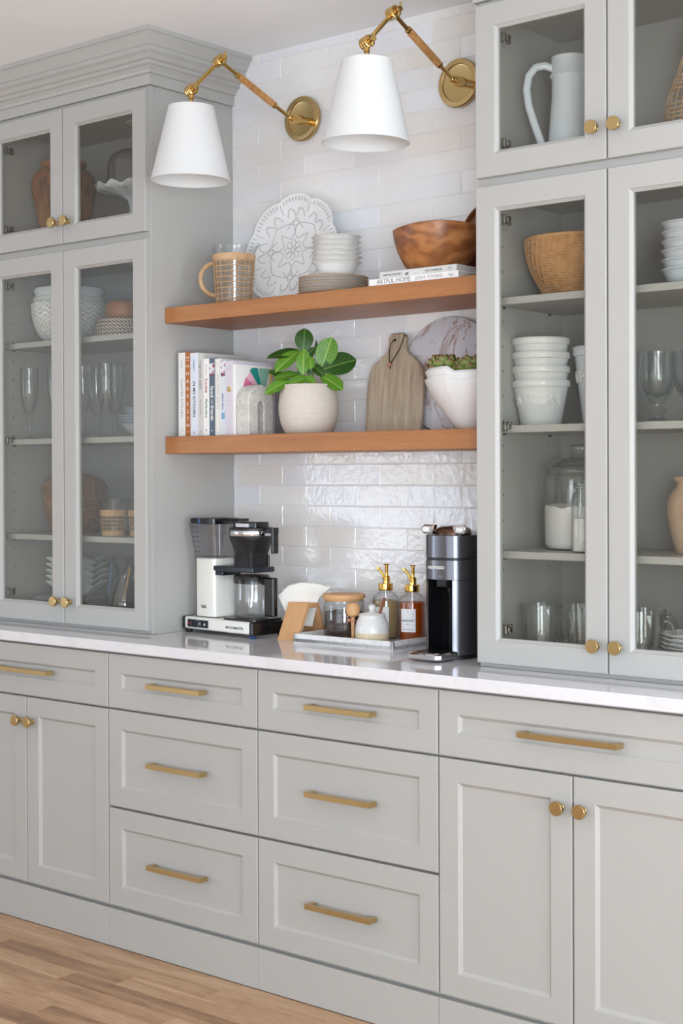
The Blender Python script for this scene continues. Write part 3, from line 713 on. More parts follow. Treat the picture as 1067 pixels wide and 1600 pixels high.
MB().lathe([(0, 0), (.072, 0), (.078, .004), (.092, .025), (.108, .058), (.118, .090), (.1215, .112), (.1225, .122), (.1195, .1245), (.1155, .121), (.111, .085), (.096, .045), (.072, .018), (0, .014)], 72, disp=wob).build('bowl_body', acacia, t, smooth=50)
t = thing('round_tray', 'round brown wooden tray standing behind the carved wooden bowl', 'tray', (.446, .512, Z1S+.001), 0, None, (rad(-4), 0, 0))
b = MB(); b.T = Matrix.Translation((0, 0, .128)) @ Matrix.Rotation(PI/2, 4, 'X')
b.lathe([(0, 0), (.118, 0), (.126, -.004), (.1275, .004), (.1265, .018), (.1225, .020), (.1195, .016), (.1185, .007), (0, .006)], 72); b.T = None
b.build('tray_body', acacia_d, t)

# ================================================================== lower shelf
Z2S = 1.5258
def book_up(label, x0, x1, h, d, cov, y0=.2795):
    t = thing('book', label, 'book', (x0, y0, Z2S), 0, 'cookbooks on the lower shelf'); W = x1-x0-.0006; c = .0022
    b = MB(); b.box(0, W, 0, c, 0, h, .0006); b.box(0, c, c, d, 0, h); b.box(W-c, W, c, d, 0, h); b.build('cover', cov, t, smooth=0)
    MB().box(c, W-c, c, d-.004, .004, h-.004).build('pages', pagem, t, smooth=0)
    t['w'] = W; return t
ed = [-.592, -.561, -.539, -.505, -.482, -.456, -.432, -.407, -.388, -.356, -.3445]
hs = [.262, .263, .259, .256, .238, .237, .235, .230, .226, .215]
ds = [.21, .205, .21, .2, .195, .22, .205, .20, .19, .165]
cols = [('white_cover', (240, 239, 237)), ('rust_cover', (178, 108, 58)), ('pale_blue_cover', (222, 229, 240)), ('light_grey_cover', (206, 204, 200)), ('white_cover', (240, 239, 237)), ('slate_cover', (86, 102, 120)), ('ivory_cover', (232, 231, 226)), ('ice_cover', (214, 220, 228)), ('lavender_cover', (214, 208, 218)), ('white_cover', (240, 239, 237))]
labs = ['white cookbook with thin grey spine letters, first in the row against the cabinet side', 'rust orange cookbook with stacked white capitals down its spine', 'pale blue cookbook with dark kitchen title, beside the rust orange one', 'light grey cookbook with script title down the spine', 'white cookbook with red and green lettering about cookies', 'slate blue cookbook with white food title and floral block', 'ivory cookbook with faint grey spine frame, beside the slate blue one', 'ice blue cookbook with dark floral spine and script', 'lavender spined cookbook with a small berry emblem', 'white book with pink and green fan printed on its cover, last by the bookend']
bks = [book_up(labs[i], ed[i], ed[i+1], hs[i], ds[i], cover(*cols[i])) for i in range(10)]
def sp(i, s, size, mat, z, **k): text(s, size, mat, bks[i], (bks[i]['w']/2, -.0003, z), SPINE, **k)
sp(0, 'HUNTED KITCHEN', .0125, inkgrey, .12, space=1.15); sp(0, 'ALLISON', .006, inkgrey, .225); sp(0, '*', .012, inkgrey, .02)
for k, ch in enumerate('HARVEST'): text(ch, .0175, inkwhite, bks[1], (bks[1]['w']/2, -.0003, .195-.0235*k))
b = MB()
for z in (.246, .243, .236, .22, .216, .038, .034, .031): b.box(.004, bks[1]['w']-.004, -.0003, 0, z, z+.0016)
b.build('ornament', inkwhite, bks[1], smooth=0); text('M', .007, inkwhite, bks[1], (bks[1]['w']/2, -.0003, .014))
sp(2, 'IN MY KITCHEN', .0155, ink, .115, bold=.0001); sp(2, 'DEBORAH', .006, cover('mid_blue', (110, 140, 190)), .225); sp(2, 'MADISON', .006, cover('mid_blue', (110, 140, 190)), .215); sp(2, 'X', .01, ink, .012)
sp(3, 'magnolia table', .0155, inkgrey, .19, shear=.3); sp(3, 'JOANNA GAINES', .006, inkgrey, .09); sp(3, 'W', .009, inkgrey, .015)
sp(4, 'Cookie', .015, cover('brick_red', (170, 70, 60)), .155, bold=.0002); sp(4, 'Perfection', .014, cover('leaf_green_ink', (80, 120, 80)), .085, bold=.0002); sp(4, 'A', .01, ink, .018); sp(4, 'TEST KITCHEN', .005, inkgrey, .205)
sp(5, 'food', .019, inkwhite, .135, bold=.0003); sp(5, 'with', .009, inkwhite, .105); sp(5, 'friends', .017, inkwhite, .07, bold=.0003); sp(5, 'a', .01, inkwhite, .017)
MB().box(.0006, bks[5]['w']-.0006, -.0003, 0, .185, .222).build('floral_block', floral, bks[5], smooth=0)
sp(6, 'SIMPLE MODERN COOKING', .007, inkgrey, .135, space=1.3)
b = MB(); W6 = bks[6]['w']
for q in ((.003, .0035, .01, .222), (W6-.0035, W6-.003, .01, .222)): b.box(q[0], q[1], -.0003, 0, q[2], q[3])
for z in (.01, .2215): b.box(.003, W6-.003, -.0003, 0, z, z+.0005)
b.build('spine_frame', inkgrey, bks[6], smooth=0)
sp(7, 'salad days', .0125, cover('navy_ink', (60, 80, 130)), .105, shear=.35); MB().box(.0006, bks[7]['w']-.0006, -.0003, 0, .178, .229).build('floral_block', floral, bks[7], smooth=0)
MB().box(.003, bks[7]['w']-.0016, -.0003, 0, .05, .07).build('blue_mark', cover('sky_ink', (120, 170, 205)), bks[7], smooth=0)
b = MB(); W8 = bks[8]['w']
for z in (.208, .202, .106, .016): b.box(.005, W8-.005, -.0003, 0, z, z+.0005)
b.build('spine_rule', inkgrey, bks[8], smooth=0); b = MB(); b.T = Matrix.Translation((W8/2, 0, .14)) @ Matrix.Rotation(PI/2, 4, 'X')
b.lathe([(0, .0002), (.0085, .0002), (.0085, 0), (0, 0)], 20); b.T = None; b.build('berry_emblem', smallfloral, bks[8]); text('f', .008, ink, bks[8], (W8/2, -.0003, .022))
# fan of colour wedges on the last book's front cover (faces the room's other end, +X)
W9 = bks[9]['w']; pc = (.124, .128)
for c, a0, a1, rr_ in (((226, 120, 160), 148, 176, .092), ((240, 186, 200), 131, 148, .09), ((28, 150, 138), 106, 131, .094), ((142, 196, 172), 62, 106, .082)):
    poly = [(pc[0]+.012*math.cos(rad(q)), pc[1]+.012*math.sin(rad(q))) for q in (a1, a0)] + [(pc[0]+rr_*math.cos(rad(a0+(a1-a0)*i/6)), pc[1]+rr_*math.sin(rad(a0+(a1-a0)*i/6))) for i in range(7)]
    poly = [(min(max(u, .004), .152), min(v, .208)) for u, v in poly]
    MB().prism(poly, W9, W9+.0003, lambda u, v, w_: (w_, u, v)).build('printed_fan', cover('fan_%d_%d' % c[:2], c), bks[9], smooth=0)
MB().box(W9, W9+.0003, .150, .1645, .02, .208).build('printed_edge', cover('sand_ink', (226, 200, 140)), bks[9], smooth=0)

# marble arch bookend
t = thing('bookend', 'pale marble arch bookend with a narrow slot, holding up the cookbooks', 'bookend', (-.3428, .279, Z2S))
o_ = [(0, 0)] + [(.055-.055*math.cos(PI*i/20), .098+.055*math.sin(PI*i/20)) for i in range(21)] + [(.11, 0), (.068, 0)] + [(.055+.0125*math.cos(PI*i/10), .090+.0125*math.sin(PI*i/10)) for i in range(11)] + [(.042, 0)]
MB().prism(o_, 0, .052, lambda u, v, w_: (w_, u, v), .0022).build('arch', marb_c, t, smooth=30)

# plant
t = thing('potted_fig', 'young fiddle leaf fig in a round beige ribbed clay pot', 'plant', (-.1445, .385, Z2S), 0)
MB().lathe([(0, 0), (.066, 0), (.070, .003), (.083, .030), (.0895, .062), (.090, .090), (.086, .122), (.079, .145), (.0775, .148), (.0745, .147), (.075, .142), (.080, .12), (.082, .09), (0, .088)], 72).build('pot', clay, t)
MB().lathe([(0, .132), (.05, .131), (.077, .128), (.077, .12), (0, .12)], 32).build('soil', soil, t)
lm = []
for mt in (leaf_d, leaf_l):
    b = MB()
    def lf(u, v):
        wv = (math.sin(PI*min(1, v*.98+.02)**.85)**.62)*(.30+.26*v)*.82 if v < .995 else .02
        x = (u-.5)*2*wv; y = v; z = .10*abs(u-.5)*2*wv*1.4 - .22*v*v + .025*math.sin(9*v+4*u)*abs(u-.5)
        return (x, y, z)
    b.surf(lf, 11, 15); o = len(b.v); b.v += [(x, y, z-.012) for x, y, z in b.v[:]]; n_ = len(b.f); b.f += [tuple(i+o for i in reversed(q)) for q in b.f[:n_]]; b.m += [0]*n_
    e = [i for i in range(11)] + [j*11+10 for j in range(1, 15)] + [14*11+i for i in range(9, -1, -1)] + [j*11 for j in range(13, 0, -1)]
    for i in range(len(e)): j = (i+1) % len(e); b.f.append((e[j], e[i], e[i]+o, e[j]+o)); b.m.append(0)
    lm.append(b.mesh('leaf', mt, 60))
b = MB(); stems = [((0, 0, .13), (.002, 0, .20), (-.005, .0, .262)), ((.012, 0, .13), (.022, -.005, .19), (.024, 0, .225)), ((-.015, 0, .13), (-.03, -.01, .18), (-.036, -.012, .215))]
for s_ in stems: b.tube(s_, [.004, .0035, .002], 8)
b.build('stem', stem_m, t)
# camera-facing frame: right = (.768,.64), toward camera = (.64,-.768)
RT = Vector((.768, .640, 0)); TC = Vector((.640, -.768, 0)); UPV = Vector((0, 0, 1))
def leaf(base, tip, up_, wid, kind, curl=1):  # base/tip in (right, up, toward) metres relative to pot centre top z
    P = RT*base[0]+UPV*(base[1])+TC*base[2]; Q = RT*tip[0]+UPV*(tip[1])+TC*tip[2]
    y = (Q-P); L = y.length; y.normalize(); n_ = (RT*up_[0]+UPV*up_[1]+TC*up_[2]); x = y.cross(n_).normalized(); z = x.cross(y)
    o = link('leaf', lm[kind], t); o.matrix_basis = Matrix.Translation(P) @ Matrix((x, y, z)).transposed().to_4x4() @ Matrix.Diagonal((L*wid, L, L*curl, 1))
    return o
K = .00194
def pxl(px, py): return ((px-482.5)*K, .1475+(603-py)*K)
LV = [((475, 553), (477, 516), (0, .15, 1), 1.10, 0, .02, .02), ((503, 577), (517, 531), (-.15, .1, 1), 1.0, 1, .01, .03), ((505, 580), (554, 562), (.1, .45, 1), 1.05, 0, .02, .03),
      ((478, 552), (419, 552), (-.1, .85, .6), .62, 0, -.02, .0), ((470, 550), (430, 577), (-.3, .7, .8), .85, 1, .0, .03), ((476, 548), (474, 585), (-.1, .3, 1), .8, 1, .02, .05),
      ((492, 545), (466, 575), (.2, .5, 1), .62, 0, .0, .02), ((485, 560), (487, 578), (0, .3, 1), .9, 1, .03, .055), ((455, 596), (416, 612), (-.2, .7, .8), .75, 1, .02, .045), 
      ((470, 586), (430, 588), (-.2, .9, .7), .75, 1, .0, .02), ((487, 592), (452, 599), (0, .8, .8), .8, 1, .03, .05), ((502, 590), (535, 607), (.3, .6, 1), .95, 1, .03, .06),
      ((505, 588), (537, 595), (.3, .8, .5), .7, 0, .0, .0), ((485, 570), (507, 588), (.2, .5, 1), .8, 0, .02, .04), ((492, 555), (497, 533), (.8, 0, .7), .45, 0, -.03, -.03),
      ((450, 592), (422, 578), (0, .6, .8), .55, 0, -.02, -.01), ((478, 590), (492, 600), (0, .5, 1), .8, 1, .03, .06), ((490, 585), (466, 560), (-.2, .3, 1), .85, 0, .02, .03)]
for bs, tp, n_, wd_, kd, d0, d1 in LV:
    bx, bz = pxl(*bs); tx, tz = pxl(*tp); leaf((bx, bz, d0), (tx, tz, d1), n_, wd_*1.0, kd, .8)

# grey wooden paddle board with leather cord
t = thing('paddle_board', 'grey grained wooden paddle board with a leather cord through its handle', 'cutting board', (.0965, .479, Z2S+.001), 0, None, (rad(-5.3), 0, 0))
half = [(.101, .0), (.103, .04), (.104, .12), (.103, .155), (.097, .185), (.084, .206), (.064, .222), (.047, .232), (.037, .243), (.032, .256), (.0315, .27), (.032, .283), (.028, .292), (.018, .297)]
poly = half + [(-x, z) for x, z in half[::-1]]
MB().prism(poly, 0, .018, lambda u, v, w_: (u, w_, v), .004).build('board', mango, t, smooth=40)
b = MB(); b.T = Matrix.Translation((-.006, -.0004, .276)) @ Matrix.Rotation(PI/2, 4, 'X'); b.lathe([(0, 0), (.0045, 0), (.0045, .0004), (0, .0004)], 16); b.T = None; b.build('hole', darkgap, t)  # no real opening: a dark disc paints the shade of the cord hole
b = MB(); b.tube([(-.006, .002, .276), (-.008, -.006, .275), (-.018, -.005, .262), (-.023, -.004, .245), (-.022, -.004, .225), (-.018, -.005, .205)], .0014, 6)
b.tube([(.031, .006, .286), (.030, -.004, .288), (.026, -.004, .274), (.014, -.004, .246), (-.004, -.004, .222), (-.014, -.005, .207), (-.016, -.005, .198), (-.014, -.005, .190)], .0016, 6); b.build('leather_cord', leather, t)
MB().ball((-.017, -.007, .203), .0052, 12, 8).ball((-.0235, -.006, .200), .004, 10, 7).build('bead', bead, t)
t = thing('marble_board', 'round grey marble board with rust veins, leaning behind the paddle board', 'board', (.272, .507, Z2S), 0, None, (rad(-3.4), 0, 0))
b = MB(); b.T = Matrix.Translation((0, 0, .168)) @ Matrix.Rotation(PI/2, 4, 'X'); b.lathe([(0, -.012), (.164, -.012), (.167, -.0095), (.167, -.002), (.164, 0), (0, 0)], 96); b.T = None; b.build('slab', marb_r, t)
# nested wave bowls with artichokes
def wave_bowl(label, z, sc, rz, h):
    t = thing('wave_bowl', label, 'bowl', (.4625, .385, z), rz, 'swirled bowls with artichokes'); b = MB()
    N_ = 160; prof_ = [(.0, 0), (.05, 0), (.056, .004), (.082, .035), (.108, .072), (.126, .100), (.136, .122), (.141, .134)]
    def rimf(a):
        a = a % (2*PI); ph = (a/(2*PI)*2) % 1.0; return .95 + .085*ph - .085*max(0, (ph-.965)/.035)
    vs = []; rowsv = []
    full = [(r, zz, 1) for r, zz in prof_] + [(prof_[-1][0]-.003, prof_[-1][1]+.002, 1)] + [(max(0, r-.006), zz+.006, 1) for r, zz in prof_[::-1][0:-1]] + [(0, .006, 1)]
    for r, zz, _ in full:
        if r == 0: rowsv.append([len(vs)]*N_); vs.append((0, 0, zz*sc)); continue
        row = []
        for i in range(N_):
            a = 2*PI*i/N_; f = rimf(a); k = (zz/.134)**1.3; row.append(len(vs))
            rr = r*(1+k*(f-1)*1.1); vs.append((rr*sc*math.cos(a), rr*sc*math.sin(a), zz*(1+k*(f-1)*1.0)*sc*h))
        rowsv.append(row)
    fs = []
    for A, B in zip(rowsv, rowsv[1:]):
        for i in range(N_):
            j = (i+1) % N_; q = []
            for w_ in (A[i], A[j], B[j], B[i]):
                if w_ not in q: q.append(w_)
            fs.append(tuple(q))
    b.add(vs, fs).build('bowl_body', ceramic, t, smooth=50); return t
wave_bowl('outer white swirl-rimmed bowl standing on the oak below the artichokes', Z2S, 1.0, rad(97), 1.0)
wave_bowl('inner white swirl-rimmed bowl nested in another and holding artichokes', Z2S+.0245, .99, rad(97), 1.0)
bb = MB(); bb.surf(lambda u, v: ((u-.5)*1.0*(math.sin(PI*min(1, .22+v*.78))**.7), .0+v, .28*math.sin(v*1.9)-.9*(u-.5)**2*(1-.4*v)), 7, 7)
o_n = len(bb.v); bb.v += [(x, y, z-.05) for x, y, z in bb.v[:]]; n_ = len(bb.f); bb.f += [tuple(i+o_n for i in reversed(q)) for q in bb.f[:n_]]; bb.m += [0]*n_
bract_me = bb.mesh('bract', bract_m, 60)
def artichoke(label, loc, rz, tilt, s):
    t = thing('artichoke', label, 'artichoke', loc, rz, 'artichokes in the white bowl', (tilt, 0, rz))
    MB().ball((0, 0, 0), .030*s, 16, 10, 1.0).build('heart', bract_m, t)
    for ring, (n_, r_, z_, el, L) in enumerate(((7, .022, -.026, 48, .030), (7, .030, -.018, 74, .036), (7, .0325, -.004, 90, .034), (6, .0295, .008, 102, .030), (5, .023, .018, 116, .022), (4, .013, .026, 132, .015))):
        for k in range(n_):
            a = 2*PI*(k+ring*.5)/n_
            M = Matrix.Rotation(a, 4, 'Z') @ Matrix.Translation((r_*s, 0, z_*s)) @ Matrix.Rotation(-rad(el), 4, 'Y') @ Matrix.Rotation(-PI/2, 4, 'Z')
            o = link('bract', bract_me, t); o.matrix_basis = M @ Matrix.Diagonal((L*s*1.0, L*s, -L*s, 1))
artichoke('green artichoke with browned tips beside the grey paddle board', (.377, .352, Z2S+.168), .4, .1, 1.05)
artichoke('green artichoke half hidden by the popcorn bowl cabinet', (.452, .372, Z2S+.163), 1.3, -.15, 1.0)

# ================================================================== on the worktop
ZK = .914
t = thing('coffee_maker', 'cream drip coffee maker with black filter basket and glass carafe', 'coffee maker', (-.430, .362, ZK), rad(-5.3))
b = MB(); b.prism(rrect(-.153, .153, -.077, .090, .006), .013, .050, b=.004); b.build('base', creamw, t, smooth=30)
for sg in (-1, 1):
    e = MB(); e.prism(rrect(-.166, -.150, -.0775, .0905, .006) if sg < 0 else rrect(.150, .166, -.0775, .0905, .006), .0095, .0505, b=.003); e.build('end_cap', blackp, t)
    for yy in (-.06, .055): MB().lathe([(0, 0), (.009, 0), (.011, .003), (.011, .012), (0, .012)], 18, c=(sg*.150, yy, 0)).build('foot', blueplastic if (sg > 0 and yy < 0) else blackm, t)
MB().box(.157, .163, -.0785, -.076, .02, .038, .001).build('end_badge', navyp, t)
sw = MB().box(-.136, -.085, -.0795, -.0755, .019, .043, .0015).build('switch_panel', navyp, t)
MB().box(-.133, -.112, -.082, -.079, .022, .040, .001).build('power_switch', blackp, sw); text('I O', .011, inkred, sw, (-.1225, -.0822, .031))
sw = MB().box(-.083, -.037, -.0795, -.0755, .019, .043, .0015).build('switch_panel', navyp, t)
MB().box(-.078, -.044, -.082, -.079, .022, .040, .001).build('heat_switch', blackp, sw); text('C', .012, inkwhite, sw, (-.071, -.0822, .031)); MB().box(-.053, -.048, -.0824, -.0815, .027, .034).build('lamp', inkwhite, sw, smooth=0)
text('MOCCAMASTER', .0105, ink, t, (.085, -.0772, .029), bold=.0002, sx=1.05)
MB().prism(rrect(-.130, -.038, -.052, .036, .012), .049, .234, b=.002).build('tower', creamw, t, smooth=40)
MB().prism(rrect(-.132, -.036, -.054, .038, .012), .047, .052).build('tower_gasket', blackm, t)
text('KBG', .013, ink, t, (-.088, -.0523, .082), bold=.0004)
MB().prism(rrect(-.138, -.032, -.060, .042, .02), .233, .238, b=.001).build('tank_plate', tank_g, t)
b = MB(); n = 8; A_ = rrect(-.138, -.034, -.058, .042, .022); B_ = rrect(-.155, -.026, -.070, .052, .026); m_ = len(A_)
vs = [(x, y, .239) for x, y in A_]+[(x, y, .342) for x, y in B_]+[(x*.985-.0014, y*.97, .342) for x, y in B_]+[(x*.985-.0014, y*.97, .242) for x, y in A_]
b.add(vs, [(k*m_+i, k*m_+(i+1) % m_, (k+1)*m_+(i+1) % m_, (k+1)*m_+i) for k in range(3) for i in range(m_)]+[tuple(range(m_))])
o = b.build('water_tank', tank_g, t, smooth=40)
b = MB()
for k in range(6):
    z = .252+.0155*k
    for xx in (-.120, -.109, -.098): b.box(xx, xx+.004, -.0665-.0115*(z-.24)/.1+.004, -.0660-.0115*(z-.24)/.1+.004, z, z+.003)
b.build('level_marks', ink, o, smooth=0)
MB().tube([(-.073, 0, .24), (-.073, 0, .345)], .011, 16).build('riser_tube', ware_g, o)
MB().prism(rrect(-.147, -.030, -.064, .048, .014), .340, .358, b=.002).build('tank_lid', blackp, t)
MB().box(-.101, -.089, -.0665, -.062, .340, .356, .001).build('lid_latch', blueplastic, t)
b = MB(); b.box(-.075, .055, -.012, .012, .350, .358, .002); b.build('outlet_arm', blackp, t)
cx, cy = .083, -.004
MB().prism(rrect(-.052, .137, -.050, .044, .006), .196, .212, b=.002).box(-.052, -.005, -.046, .03, .182, .196, .002).build('basket_bracket', navyp, t)
b = MB(); N_ = 48; rows_ = []
def sqr(a, r, e=6): c_, s_ = abs(math.cos(a-PI/4*0)), abs(math.sin(a)); return r/((c_**e+s_**e)**(1/e))
for q, z, e in ((.0395, .212, 7), (.0395, .250, 7), (.0425, .258, 5), (.052, .276, 3), (.0635, .294, 2.2), (.068, .302, 2), (.068, .330, 2), (.065, .332, 2), (.060, .325, 2), (.0, .325, 2)):
    rows_.append([(cx+sqr(2*PI*i/N_, q, e)*math.cos(2*PI*i/N_), cy+sqr(2*PI*i/N_, q, e)*math.sin(2*PI*i/N_), z) for i in range(N_)])
b.add([p for r_ in rows_ for p in r_], [(k*N_+i, k*N_+(i+1) % N_, (k+1)*N_+(i+1) % N_, (k+1)*N_+i) for k in range(len(rows_)-1) for i in range(N_)]+[tuple(reversed(range(N_)))])
o = b.build('filter_basket', blackm, t, smooth=40)
b = MB()
for i in range(14):
    x = cx-.036+.0055*i; b.box(x, x+.0022, cy-.0405, cy-.0385, .214, .248)
    y = cy-.036+.0055*i; b.box(cx+.0385, cx+.0405, y, y+.0022, .214, .248)
b.build('ribs', blackm, o, smooth=0)
MB().lathe([(.0681, .307), (.0687, .308), (.0687, .322), (.0681, .323)], 48, c=(cx, cy, 0)).build('chrome_band', chrome, o)
MB().prism(rrect(cx-.055, cx+.05, cy-.03, cy+.03, .008), .329, .349, b=.003).build('basket_lid', blackp, o); MB().box(cx-.036, cx+.022, cy-.034, cy-.0295, .332, .345, .001).build('lid_plate', chrome, o)
b = MB(); b.box(cx+.06, cx+.110, cy-.013, cy+.013, .316, .333, .002); b.box(cx+.099, cx+.110, cy-.012, cy+.012, .255, .322, .002); b.build('basket_handle', blackp, o)
MB().prism(rrect(cx-.073, cx+.075, -.066, .062, .02), .050, .0565, b=.001).build('hot_plate', blackp, t)
cz = .0585
b = MB(); b.lathe(wall_prof([(.046, 0), (.052, .004), (.0555, .014), (.0558, .05), (.0552, .10), (.053, .112), (.050, .118)], .002), 48, c=(cx, cy, cz))
o = b.build('carafe', ware_g, t, smooth=50)
MB().lathe([(0, .118), (.050, .118), (.0545, .113), (.0555, .104), (.0565, .104), (.0565, .121), (.052, .128), (.02, .130), (0, .130)], 48, c=(cx, cy, cz)).build('carafe_lid', blackp, o)
b = MB(); b.box(cx+.052, cx+.080, cy-.010, cy+.010, cz+.100, cz+.1235, .003); b.box(cx+.066, cx+.108, cy-.011, cy+.011, cz+.006, cz+.1235, .004); b.build('carafe_handle', blackp, o)

# wooden filter stand with paper filters
t = thing('filter_stand', 'bent wooden stand shaped like an inverted V, beside the coffee maker', 'filter holder', (-.172, .395, ZK), rad(88))
prof_A = [(-.090, 0), (-.072, 0), (-.020, .094), (.020, .094), (.056, 0), (.068, 0), (.030, .109), (-.032, .109)]
MB().prism([(x*.85, z) for x, z in prof_A], -.036, .042, lambda u, v, w_: (u, w_, v), .0015).build('stand_body', beech, t, smooth=25)
fo = [(-.060, .030), (-.095, .108), (-.062, .136), (-.02, .146), (.03, .144), (.072, .132), (.034, .100), (.012, .016), (-.02, .018)]
fp = MB().prism([(x, z) for x, z in fo], 0, .0036, lambda u, v, w_: (u, w_, v), .0006).mesh('paper_filter', paperw, 20)
pf = thing('filter_pack', 'stack of white paper cone filters fanned in the wooden stand', 'coffee filters', (-.163, .402, ZK+.020), rad(22))
for k in range(9): o = link('paper_filter', fp, pf, (-.0018*k, -.002+.0044*k, .0012*(k % 2)), (0, rad(random.uniform(-1, 1)), 0))

# marble tray
t = tag(MB().build('x', marb_w) if False else link('tray', None), 'rectangular white marble tray carrying the coffee jar and syrup bottles', 'tray'); t.location = (.0505, .395, ZK); t.rotation_euler = (0, 0, rad(.5)); 
b = MB(); X0, X1, Y0_, Y1_ = -.176, .190, -.104, .116; hT = .027
b.box(X0, X1, Y0_, Y1_, .0, .014, .001)
for q in ((X0, X1, Y0_, Y0_+.011), (X0, X1, Y1_-.011, Y1_), (X0, X0+.011, Y0_, Y1_), (X1-.011, X1, Y0_, Y1_)): b.box(*q, .002, hT, .0012)
b.build('tray_body', marb_w, t, smooth=0)
ZT2 = ZK+.0145
# coffee jar
t = thing('coffee_jar', 'glass jar of ground coffee with beech lid, its scoop strapped to the side', 'jar', (-.015, .39, ZT2), 0)
MB().lathe(wall_prof([(.054, 0), (.059, .003), (.060, .008), (.060, .104), (.058, .110)], .0025), 56).build('glass_body', ware_g, t, smooth=50)
MB().lathe([(0, .004), (.056, .004), (.0573, .008), (.0573, .072), (.04, .077), (.02, .070), (0, .074)], 48, disp=lambda a, k, r, z: (r, z+(.004*math.sin(3*a+1)+.003*math.sin(7*a) if z > .06 and r > 0 else 0))).build('ground_coffee', coffee, t, smooth=60)
MB().lathe([(0, .108), (.056, .108), (.057, .110), (.057, .114), (.0625, .115), (.0635, .117), (.0635, .126), (.062, .128), (0, .128)], 56).build('lid', beech, t)
MB().lathe([(.0575, .103), (.0605, .103), (.0605, .109), (.0575, .109)], 48).build('seal', ware_g, t)
sc = thing('coffee_scoop', 'beech coffee scoop with round head hanging beside the ground coffee jar', 'scoop', (.0505, .352, ZT2), rad(-50))
MB().lathe([(0, .068), (.009, .066), (.018, .072), (.0215, .086), (.0195, .099), (.012, .107), (0, .109)], 24).build('scoop_head', beech, sc); MB().tube([(0, 0, .001), (0, 0, .07)], [.0045, .006], 10).build('handle', beech, sc)
MB().ball((-.004, -.0115, .057), .006, 12, 8).box(-.008, .008, -.008, .008, .053, .059, .002).build('strap_stud', bead, sc)
# honey pot
t = thing('honey_pot', 'small stoneware pot with white glaze over raw clay and a knobbed lid', 'pot', (.117, .357, ZT2), 0)
ho = [(.044, 0), (.047, .003), (.0485, .012), (.0488, .0255)]; hu = [(.0488, .0255), (.0489, .035), (.046, .052), (.040, .066), (.0375, .072), (.0395, .077), (.037, .079), (.0345, .075), (.034, .06), (0, .055)]
MB().lathe([(0, 0)]+ho, 48).build('clay_base', rawclay, t, smooth=50); MB().lathe(hu, 48).build('glazed_body', speck_glaze, t, smooth=50)
MB().lathe([(0, .074), (.034, .0735), (.0365, .076), (.034, .080), (.012, .084), (.007, .087), (.0095, .092), (.011, .097), (.009, .103), (.004, .106), (0, .1065)], 40).build('lid', speck_glaze, t, smooth=50)
t2 = thing('honey_dipper', 'wooden dipper handle sticking out of the stoneware honey pot', 'honey dipper', (.117, .357, ZT2), 0)
MB().tube([(.018, .002, .070), (.026, .004, .083), (.041, .004, .121)], [.0042, .004, .0052], 10).ball((.0415, .004, .122), .0052, 10, 7).build('dipper_handle', acacia_d, t2)
# syrup bottles
def bottle(label, x, y, liq, rz, words):
    t = thing('syrup_bottle', label, 'bottle', (x, y, ZT2), rz, 'syrup bottles with gold pumps'); R_ = .0395
    MB().lathe(wall_prof([(.036, 0), (.0385, .002), (R_, .006), (R_, .112), (.037, .122), (.029, .131), (.020, .136), (.0175, .140), (.0175, .146)], .0025), 48).build('glass_body', ware_g, t, smooth=50)
    MB().lathe([(0, .006), (.0355, .006), (.0368, .009), (.0368, .108), (.0368, .111), (0, .1112)], 40).build('syrup', liq, t, smooth=50)
    lb = MB(); lb.surf(lambda u, v: ((R_+.0004)*math.cos(-PI/2+(u-.5)*1.16), (R_+.0004)*math.sin(-PI/2+(u-.5)*1.16), .028+.066*v), 14, 2); l_ = lb.build('paper_label', label_p, t, smooth=60)
    for s_, sz_, z_ in words: text(s_, sz_, ink, l_, (0, -R_-.0012, z_))
    b = MB(); b.lathe([(.0185, .140), (.0215, .141), (.0225, .1425), (.0225, .144), (.0205, .145), (.0205, .1475), (.0215, .148), (.0215, .160), (.020, .161), (0, .161)], 40, disp=lambda a, k, r, z: (r+(.0004*math.sin(30*a) if .148 < z < .1601 and r > .02 else 0), z)); o = b.build('pump_collar', gold, t)
    b = MB(); b.lathe([(0, .160), (.0098, .160), (.0098, .180), (.0085, .182), (.0048, .183), (.0045, .207), (.0052, .210), (.0052, .213), (.0095, .2145), (.0105, .216), (.0095, .2175), (0, .218)], 28, c=(.003, 0, 0)).build('pump_stem', gold, t)
    b = MB(); b.tube([(-.002, 0, .166), (-.0075, 0, .182), (-.012, 0, .192), (-.018, 0, .199), (-.024, 0, .2035)], [.0042, .0042, .004, .0042, .0048], 12); b.lathe([(0, -.0035), (.0058, -.003), (.0058, .003), (0, .0035)], 14, c=(-.0245, 0, .2045)); b.build('spout', gold, t)
    MB().tube([(0, 0, .012), (0, 0, .15)], .0022, 8).build('dip_tube', ware_g, t)
bottle('pale golden syrup bottle with gold pump, directly behind the stoneware honey pot', .1005, .442, golden, rad(18), [('VANILLA', .006, .06), ('SYRUP', .0035, .05)])
bottle('amber red syrup bottle with gold pump, next to the capsule coffee machine', .1985, .440, amber, rad(18), [('HAZELNUT', .0075, .061), ('syrup', .004, .051), ('homemade coffee syrup', .0032, .036), ('no 2', .0032, .086)])

